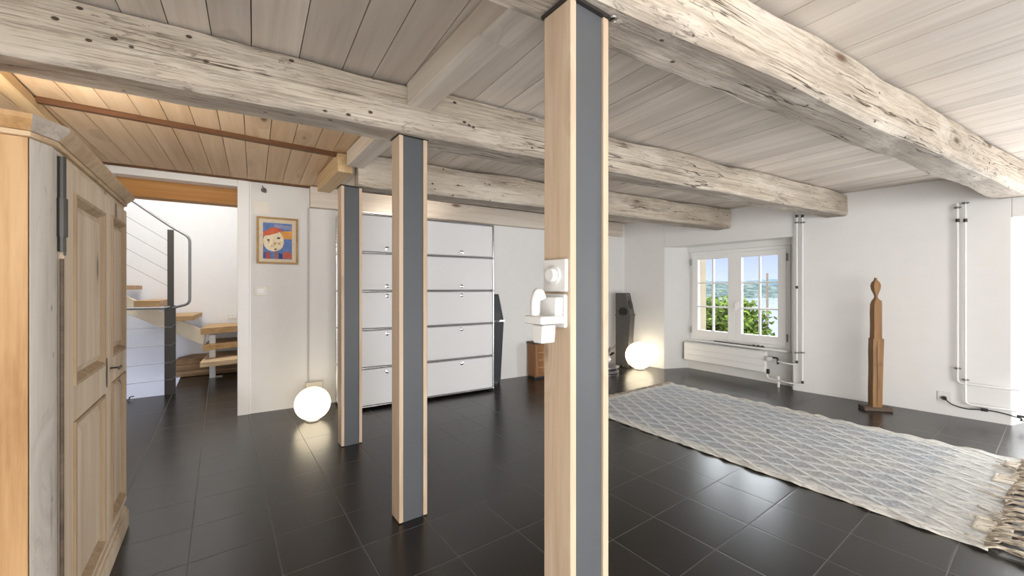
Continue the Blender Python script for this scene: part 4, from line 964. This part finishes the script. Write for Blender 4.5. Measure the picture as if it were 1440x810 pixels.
# ------------------------------------------------------------------ radiator under the window
ro = B0-WN*0.075; 
rad = empty('radiator', P3(ro, 0), A_WIN-2.5); t0r, t1r = 0.03, 1.07; zb, zt = 0.135, 0.365
mb = MB(); mb.box(t0r, t1r, -0.05, 0.0, zb, zt); mb.build('body', 'white', rad, bevel=0.008)
for q in range(3):
    a = zb+0.006+(zt-zb-0.008)*q/3; mb = MB(); mb.box(t0r+0.004, t1r-0.004, -0.058, -0.0505, a, a+(zt-zb-0.012)/3-0.004); mb.build('front_fin', 'white', rad, bevel=0.003)
mb = MB(); mb.box(t0r, t1r, -0.056, 0.004, zt+0.0005, zt+0.008); mb.build('top_grille', 'white', rad, bevel=0.002)
for x in (0.15, 0.9): mb = MB(); mb.box(x, x+0.03, 0.0005, 0.072, zb+0.03, zt-0.03); mb.build('wall_bracket', 'white', rad)
mb = MB(); mb.tube([(t1r, -0.03, 0.30), (t1r+0.02, -0.03, 0.30), (t1r+0.04, -0.034, 0.30)], [0.008, 0.012, 0.012], 12); mb.build('valve_body', 'bracket', rad, smooth=True)
mb = MB(); mb.tube([(t1r+0.055, -0.034, 0.305), (t1r+0.055, -0.060, 0.305), (t1r+0.055, -0.11, 0.305), (t1r+0.055, -0.113, 0.305)], [0.018, 0.027, 0.025, 0.018], 20); mb.build('thermostat_knob', 'plastic', rad, smooth=True)
mb = MB(); mb.tube(arc_path([(t1r+0.06, -0.03, 0.318), (t1r+0.12, -0.03, 0.318), (t1r+0.12, -0.03, 0.25)], 0.02), 0.011, 10); mb.build('elbow', 'dark_metal', rad, smooth=True)
mb = MB(); mb.box(t1r+0.004, t1r+0.03, -0.04, -0.015, zb-0.01, zb+0.045); mb.build('end_valve', 'dark_metal', rad, bevel=0.004)
tag(rad, 'long low white radiator hanging beneath the window sill', 'radiator')

# ------------------------------------------------------------------ pipes on the right wall
def wr_s(px, out=0.0): p = on_plane(px, RN, RD-out); return (p-R0).dot(R2), p
def pipe_loc(px, out): s_, p = wr_s(px, out); return s_, p.y
def wr3(s, out, z): p = R0+R2*s-RN*out; return Vector((p.x, p.y, z))
def clamp(name, s, out, z, par):
    c = wr3(s, out, z); mb = MB()
    ring = [c+(R2*math.cos(a)+RN*math.sin(a)).to_3d()*0.0135 for a in [2*PI*i/14 for i in range(15)]]
    mb.tube([c+Vector((0, 0, -0.008)), c+Vector((0, 0, 0.008))], 0.0145, 14); mb.cyl(c+(RN*0.0).to_3d(), c+(RN*out).to_3d(), 0.004, 8)
    for sg in (-1, 1): mb.cyl(c+(R2*0.014*sg).to_3d(), c+(R2*0.022*sg).to_3d(), 0.006, 10)
    return mb.build(name, 'bracket', par)
def pipe(name, s, out, zs, zt, run, label, clamps, fits, par_loc):
    o_ = empty(name, (0, 0, 0)); mb = MB()
    path = [wr3(s, out, zt), wr3(s, out, zs)]+run
    mb.tube(arc_path(path, 0.035, 5), 0.0078, 12); mb.build('tube', 'white', o_, smooth=True)
    for z in clamps: clamp('clamp', s, out, z, o_)
    for z in fits: mb = MB(); mb.cyl(wr3(s, out, z-0.014), wr3(s, out, z+0.014), 0.0125, 12); mb.build('fitting', 'dark_metal', o_)
    return tag(o_, label, 'pipe', 'heating pipes')
OUT = 0.045
sA, yA = pipe_loc(1120.5, OUT); sB, yB = pipe_loc(1128.5, OUT)
RT = lambda s, o, z: wr3(s, o, z)
zA = zat(513, yA); zB = zat(541.5, yB)
def pn_pt(px, py, Y): return Vector(((px-720)/FOC*Y, Y, zat(py, Y)))
rv = Vector((ro.x, ro.y, 0))+Vector((rot2(A_WIN-2.5)*(t1r+0.115)).to_3d())
rn_ = rot2(A_WIN-2.5+90)
q1 = rv+Vector((-rn_*0.03).to_3d()); 
pipe('heating_pipe', sA, OUT, zA, zat(302, yA), [wr3(0.50, OUT, zA), Vector((q1.x, q1.y, zA)), Vector((q1.x, q1.y, 0.30))], 'thin white heating pipe beside the window, nearer to it, bending to the radiator valve', [zat(313, yA), zat(496, yA)], [zat(304, yA), zat(404, yA), zA+0.03], None)
q2 = q1-Vector((rot2(A_WIN-2.5)*0.105).to_3d())
pipe('heating_pipe', sB, OUT, zB, zat(302, yB), [wr3(0.49, OUT, zB), Vector((q1.x-0.02, q1.y+0.0, zB)), Vector((q2.x, q2.y, zB)), Vector((q2.x, q2.y, 0.155))], 'thin white heating pipe beside the window, the one farther from it, bending near the floor', [zat(313, yB), zat(496, yB)], [zat(304, yB), zB+0.03], None)
rs = MB(); c = Vector((q1.x, q1.y, 0)); rs.cyl(c+Vector((0.0, -0.02, 0.0)), c+Vector((0.0, -0.02, 0.12)), 0.012, 12)
o_ = rs.build('pipe_stub', 'white'); tag(o_, 'short white pipe stub standing on the floor below the radiator valve', 'pipe')
sC, yC = pipe_loc(1346.5, OUT); sD, yD = pipe_loc(1357.5, OUT)
zC = zat(538.5, yC); zD = zat(568, yD)
zbC = zat(272, yC)
pipe('heating_pipe', sC, OUT, zC, ZB-0.002, [wr3(2.08, OUT, zC-0.002), wr3(2.2, OUT-0.25, zC-0.004), wr3(2.9, OUT-0.30, zC-0.01)], 'white wall pipe behind the figure, bending to the frame edge at knee height', [zat(292, yC), zat(518, yC)], [zat(310, yC)], None)
pipe('heating_pipe', sD, OUT, zD, ZB-0.002, [wr3(2.05, OUT, zD), wr3(2.2, OUT-0.25, zD-0.004), wr3(2.9, OUT-0.3, zD-0.01)], 'white wall pipe behind the figure, bending low beside the black cable', [zat(285.5, yD), zat(534, yD)], [zat(310, yD)], None)
# socket and black cable
sS, yS = pipe_loc(1328, 0)
sk = empty('wall_socket', wr3(sS, 0, zat(557, yS)), A_RIGHT)
mb = MB(); mb.box(-0.042, 0.042, -0.010, -0.0005, -0.042, 0.042); mb.build('cover_plate', 'plastic', sk, bevel=0.004)
mb = MB(); mb.tube([(0, -0.0102, -0.01), (0, -0.014, -0.01)], 0.022, 20); mb.build('socket_face', 'plastic', sk)
tag(sk, 'white power socket low on the wall behind the carved figure', 'socket')
pb = empty('black_power_cable', wr3(sS, 0, zat(557, yS)), A_RIGHT)
mb = MB(); mb.tube([(0.0, -0.0145, -0.012), (0.0, -0.03, -0.014), (0.008, -0.05, -0.018)], [0.016, 0.016, 0.008], 14); mb.build('plug', 'black', pb, smooth=True)
L_ = 2.0-sS
cab_pts = [(0.008, -0.048, -0.018), (0.04, -0.06, -0.05), (0.12, -0.055, -0.075), (0.22, -0.05, -0.058), (0.30, -0.05, -0.058), (0.42, -0.05, -0.085), (L_+0.05, -0.05, -0.10), (L_+0.25, 0.0, -0.105), (L_+0.6, 0.02, -0.11)]
mb = MB(); mb.tube(arc_path(cab_pts, 0.06, 4), 0.0048, 8); mb.build('cord', 'black', pb, smooth=True)
mb = MB(); mb.box(0.205, 0.245, -0.066, -0.036, -0.07, -0.045); mb.build('cable_joint', 'black', pb, bevel=0.006)
mb = MB(); mb.box(0.39, 0.47, -0.064, -0.038, -0.075, -0.058); mb.build('inline_switch', 'dark_metal', pb, bevel=0.004)
tag(pb, 'black power cable with plug sagging along the wall by the pipes', 'cable')

# ------------------------------------------------------------------ stair hall beyond the doorway
HD = 6.78
hb = MB()
def hseg(a0, a1, d0, d1, z0, z1): bx_back(hb, a0, a1, d0, d1, z0, z1)
hseg(-7.0, 1.5, HD, HD+0.2, -2.2, 3.9)
hseg(1.3, 1.5, BD+T, HD, -0.02, 3.9)
hseg(-7.0, -6.8, BD+T, HD, -2.2, 3.9)
hseg(-7.0, 1.5, BD+T-0.001, BD+T+0.0, 2.3, 3.9)
hb2 = MB()
struct(hb.build('wall_hall', 'wall'), 'white wall of the stair hall seen through the doorway', 'wall')
mb = MB(); bx_back(mb, -7.2, 1.6, BD-0.1, HD+0.3, 3.9, 4.0); struct(mb.build('ceiling_hall', 'wall'), 'white ceiling high over the stair', 'ceiling')
mb = MB(); bx_back(mb, -6.9, dj_l.dot(BK)-0.3, BD+T-0.09, BD+T, -2.2, 3.9); bx_back(mb, dj_r.dot(BK)+0.4, 1.5, BD+T-0.02, BD+T, 2.2, 3.9); bx_back(mb, dj_l.dot(BK)-0.4, dj_r.dot(BK)+0.5, BD+T-0.06, BD+T, 2.2, 3.9)
struct(mb.build('wall_hall', 'wall'), 'white hall side of the doorway wall', 'wall')
# orange beam behind the doorway head
ob = MB(); pl_ = on_plane(150, BN, BD+T+0.03); pr_ = on_plane(334.5, BN, BD+T+0.03)
oa0, oa1 = pl_.dot(BK)-0.6, pr_.dot(BK)
ob.box(0, oa1-oa0, 0, 0.14, zat(288.5, pr_.y), 2.16)
q = BK*oa0+BN*(BD+T+0.03)
tag(ob.build('orange_beam', 'orange_beam', loc=(q.x, q.y, 0), rz=A_BACK, bevel=0.004), 'orange varnished beam crossing the stair hall behind the doorway', 'beam')
# guard: flat steel post, handrail loop, cables
gu = empty('stair_guard', P3(post_w, 0), A_TILE)
pcx = 0.0
mb = MB(); mb.box(-0.045, 0.045, -0.008, 0.008, 0.0, 0.92); mb.build('lower_post', 'dark_metal', gu, bevel=0.002)
mb = MB(); mb.box(-0.022, 0.030, -0.008, 0.008, 0.92, 1.70); mb.build('upper_post', 'dark_metal', gu, bevel=0.002)
Yp = post_w.y
def gl(px, py, Y): # image point at depth Y -> guard coordinates
    v = Vector(((px-720)/FOC*Y, Y))-post_w; return (v.dot(U2), v.dot(V2), zat(py, Y))
mb = MB(); mb.tube(arc_path([gl(150, 258, Yp-0.25), gl(240, 318.5, Yp), gl(267, 334, Yp+0.06), gl(267, 427, Yp+0.06), gl(243, 433, Yp)], 0.05, 6), 0.0125, 10); mb.build('handrail', 'bracket', gu, smooth=True)
for k_ in range(4):
    y_a = 339+k_*21.2; mb = MB(); a = gl(237, y_a, Yp); b = gl(174, y_a-37+k_*1.5, Yp-0.2); mb.cyl(a, (b[0]*1.3-a[0]*0.3, b[1]*1.3-a[1]*0.3, b[2]*1.3-a[2]*0.3), 0.0022, 6); mb.build('cable', 'bracket', gu)
mb = MB(); mb.tube([(-1.2, -0.01, 0.895), (-0.05, -0.01, 0.895), (0.0, -0.01, 0.905)], 0.0125, 10); mb.build('lower_rail', 'bracket', gu, smooth=True)
for z in (0.16, 0.335, 0.515, 0.70):
    mb = MB(); mb.cyl((-1.2, -0.01, z-0.02), (0.0, -0.01, z), 0.0025, 6); mb.cyl((0.0, -0.012, z-0.01), (0.05, -0.012, z+0.03), 0.003, 6); mb.build('cable', 'bracket', gu)
mb = MB(); mb.tube(arc_path([(-1.2, -0.045, 0.010), (-0.30, -0.045, 0.010), (-0.30, -0.045, 0.035), (-0.27, -0.03, 0.035)], 0.01), 0.006, 8); mb.build('floor_rod', 'dark_metal', gu)
tag(gu, 'dark steel stair guard with thin horizontal cables and looped handrail', 'railing')
# staircase: white stringer, oak treads, white support post
stc = empty('staircase', P3(BK*0+BN*(HD-0.45), 0), A_BACK)
def sl_(px, py, d): # image point on a plane d before the hall wall -> stair coordinates (x along, y outward from origin)
    p = on_plane(px, BN, HD-d); return (p.dot(BK), (HD-d)-(HD-0.45), zat(py, p.y))
dS = 0.52
A1, A2 = sl_(286, 485, dS), sl_(286, 468, dS); C1_, C2_ = sl_(130, 395, dS), sl_(130, 419, dS)
mb = MB(); mb.extrude([(A1[0], A1[2]), (A2[0]+0.03, A2[2]), (A2[0], A2[2]+0.03), (C1_[0], C1_[2]), (C2_[0], C2_[2]-0.02)], 'y', A1[1]-0.02, A1[1]+0.04)
mb.build('stringer', 'stringer', stc, bevel=0.003)
def tread(px0, px1, pyt, pyb, d0, d1, mat='tread', skew=0.0):
    a = sl_(px0, pyt, d0); b = sl_(px1, pyt, d0) if px1 > 300 else sl_(px1-4, pyt, d1+0.2); zb_ = sl_(px0, pyb, d0)[2]
    mb = MB(); mb.prism([(a[0], a[1]), (b[0], a[1]+skew), (b[0]+0.03*(px1 > 300), HD-d1-(HD-0.45)), (a[0], HD-d1-(HD-0.45))], zb_, a[2]); return mb.build('tread', mat, stc, bevel=0.003)
tread(150, 198, 401, 407.5, 0.80, 0.03)
tread(188, 243, 423, 432, 0.80, 0.03)
tread(232, 285.5, 445, 452, 0.80, 0.03)
tread(282, 360, 462, 471, 0.80, 0.03, skew=0.30)
tread(285, 365, 486.5, 494, 0.85, 0.03, skew=0.35)
tread(281, 365, 510, 517, 1.00, 0.10, 'tread_pale', skew=0.10)
a = sl_(299, 527, 0.62); mb = MB(); mb.box(a[0]-0.03, a[0]+0.03, a[1]-0.03, a[1]+0.03, 0.0, sl_(299, 470, 0.62)[2]-0.005); mb.build('support_post', 'white', stc, bevel=0.002)
mb = MB(); mb.box(a[0]-0.03, a[0]+0.10, a[1]-0.05, a[1]+0.05, 0.0, 0.004); mb.build('post_plate', 'white', stc)
tag(stc, 'open staircase with oak treads on a white stringer and slim post', 'staircase')
# rustic wooden block step beneath
bl = empty('timber_step_block', P3(on_plane(247, BN, HD-0.46), 0), A_BACK)
rr = random.Random(5); x1_ = on_plane(345, BN, HD-0.46).dot(BK)-on_plane(247, BN, HD-0.46).dot(BK)
for k_ in range(3):
    z0_ = 0.005+k_*0.075
    mb = MB(); n_ = 14; xs = [x1_*i/n_ for i in range(n_+1)]; fr_ = [-0.01*rr.random()-0.012*k_*0 for _ in xs]
    mb.prism([(x, fr_[i]-0.0+0.012*rr.random()) for i, x in enumerate(xs)]+[(x1_, 0.42), (0.02+0.10*(k_ == 2), 0.42), (0.0, 0.2)], z0_, z0_+0.071); mb.build('plank', 'rustic', bl, bevel=0.006)
tag(bl, 'thick rough timber block step under the first stair treads', 'step')
hs = MB(); hs.box(-0.05, 0.05, -0.010, -0.0005, -0.035, 0.035); p = on_plane(327, BN, HD); o_ = hs.build('double_socket', 'plastic', loc=P3(p, zat(445, p.y)), rz=A_BACK, bevel=0.003)
tag(o_, 'white double socket on the stair hall wall above the treads', 'socket')
for x in (-0.022, 0.022): mb = MB(); mb.tube([(x, -0.0102, 0), (x, -0.013, 0)], 0.016, 16); mb.build('socket_face', 'offwhite', o_)

# ------------------------------------------------------------------ the view: tree, lake, far shore
def ext(o, label, cat, kind=None): return tag(o, label, cat, kind=kind)
LZ = -15.0
mb = MB(); mb.add([(0, 18, LZ), (900, 18, LZ), (900, 900, LZ), (0, 900, LZ)], [(0, 1, 2, 3)])
k = NT('lake_water'); o = k.obj(); k.set(**{'Base Color': (0.095, 0.10, 0.105), 'Roughness': 0.12, 'Specular IOR Level': 0.5}); k.bump(k.noise(k.mapping(o, (0.2, 0.5, 1)), 1.0, 4), 0.06, 0.2)
wo = mb.build('lake_water', k.m); ext(wo, 'calm pale lake seen through the window', 'lake', 'stuff')
def hills(name, Y0, Y1, z_far, amp, mat, seed, x0, x1):
    mb = MB(); nx_, ny_ = 90, 16
    for i in range(nx_+1):
        for j in range(ny_+1):
            x = x0+(x1-x0)*i/nx_; t = j/ny_; y = Y0+(Y1-Y0)*t
            z = LZ-0.5+(z_far-LZ)*t**0.8+(amp*noise.noise((x*0.008+seed, y*0.008, 0))+amp*0.35*noise.noise((x*0.04+seed, y*0.03, 0)))*t
            mb.v.append((x, y, z))
    for i in range(nx_):
        for j in range(ny_): a = i*(ny_+1)+j; mb.f.append((a, a+ny_+1, a+ny_+2, a+1))
    return mb.build(name, mat, smooth=True)
k = NT('far_shore_hazed'); o = k.obj(); n1 = k.noise(k.mapping(o, (0.09, 0.05, 0.2)), 1.0, 6, 0.7); n2 = k.noise(k.mapping(o, (0.14, 0.05, 0.3)), 1.0, 2, 0.5)
c_ = k.ramp(n1, [(0.38, (0.020, 0.031, 0.031)), (0.52, (0.038, 0.052, 0.050)), (0.62, (0.075, 0.082, 0.080))]); c_ = k.mix(k.ramp(n2, [(0.66, 0.0), (0.70, 0.8)]), c_, (0.16, 0.145, 0.13)); k.set(**{'Base Color': c_, 'Roughness': 1.0, 'Specular IOR Level': 0.0})  # distance haze is mixed into these muted shore colours
struct(hills('far_shore_hills', 640, 780, 6, 9, k.m, 2.0, 100, 900), 'green wooded shore with houses across the lake', 'hills')
k = NT('far_hills_hazed'); o = k.obj(); n1 = k.noise(k.mapping(o, (0.02, 0.02, 0.05)), 1.0, 5, 0.6)
k.set(**{'Base Color': k.ramp(n1, [(0.35, (0.036, 0.056, 0.072)), (0.65, (0.06, 0.085, 0.098))]), 'Roughness': 1.0, 'Specular IOR Level': 0.0})  # blue of the ridge is aerial haze put into the colour
struct(hills('far_hill_ridge', 800, 1100, 24, 16, k.m, 7.0, 100, 1300), 'haze-tinted bluish hill ridge behind the far shore', 'hills')
# tree below the window
def tree(loc, spread, label):
    t_ = empty('garden_tree', loc); rr = random.Random(21)
    mb = MB(); mb.tube([(0, 0, 0), (0.1, 0.05, 3.0), (0.0, 0.0, 6.4), (0.1, 0.1, 8.4)], [0.22, 0.17, 0.11, 0.05], 10)
    tips = []
    for q in range(16):
        a = rr.uniform(0, 2*PI); z = rr.uniform(5.0, 8.2); L = rr.uniform(0.6, 1.0)*spread; e_ = rr.uniform(0.15, 0.8)
        p0 = Vector((0.03, 0.03, z)); p1 = p0+Vector((math.cos(a)*L*math.cos(e_), math.sin(a)*L*math.cos(e_), L*math.sin(e_)*0.9)); mb.tube([p0, p0.lerp(p1, 0.5)+Vector((0, 0, 0.1)), p1], [0.05, 0.03, 0.012], 6); tips += [p1, p0.lerp(p1, 0.66)]
    mb.build('trunk', 'bark', t_)
    lf = MB(); cen = []
    for q in range(95):
        d = Vector((rr.gauss(0, 1), rr.gauss(0, 1), rr.gauss(0, 1))).normalized()*rr.uniform(0.55, 1.0)
        cen.append(Vector((d.x*1.12*spread, d.y*1.0*spread, 7.35+d.z*1.35)))
    for tp in cen+tips:
        for q in range(170):
            c = tp+Vector((rr.gauss(0, 1), rr.gauss(0, 1), rr.gauss(0, 0.8)))*0.15*spread
            n_ = Vector((rr.gauss(0, 1), rr.gauss(0, 1), rr.gauss(0, 1)+0.6)).normalized(); u = n_.orthogonal().normalized()*rr.uniform(0.028, 0.05); v = n_.cross(u).normalized()*rr.uniform(0.06, 0.10)
            lf.add([c-v, c+u, c+v, c-u], [(0, 1, 2, 3)])
    f = lf.build('foliage', 'leaf', t_); f['kind'] = 'stuff'
    return tag(t_, label, 'tree')
Yt = 13.0
tree(((1012-720)/FOC*Yt, Yt, -7.95), 1.3, 'leafy green tree standing below the window by the lake')
mb = MB(); Ym = 24.0; mb.tube([((1079-720)/FOC*Ym, Ym, LZ), ((1079-720)/FOC*Ym, Ym, zat(384, Ym))], [0.09, 0.06], 10)
o_ = mb.build('mooring_pole', 'bark'); tag(o_, 'thin brown pole rising from the lake, seen through the window', 'pole')
tree2 = None
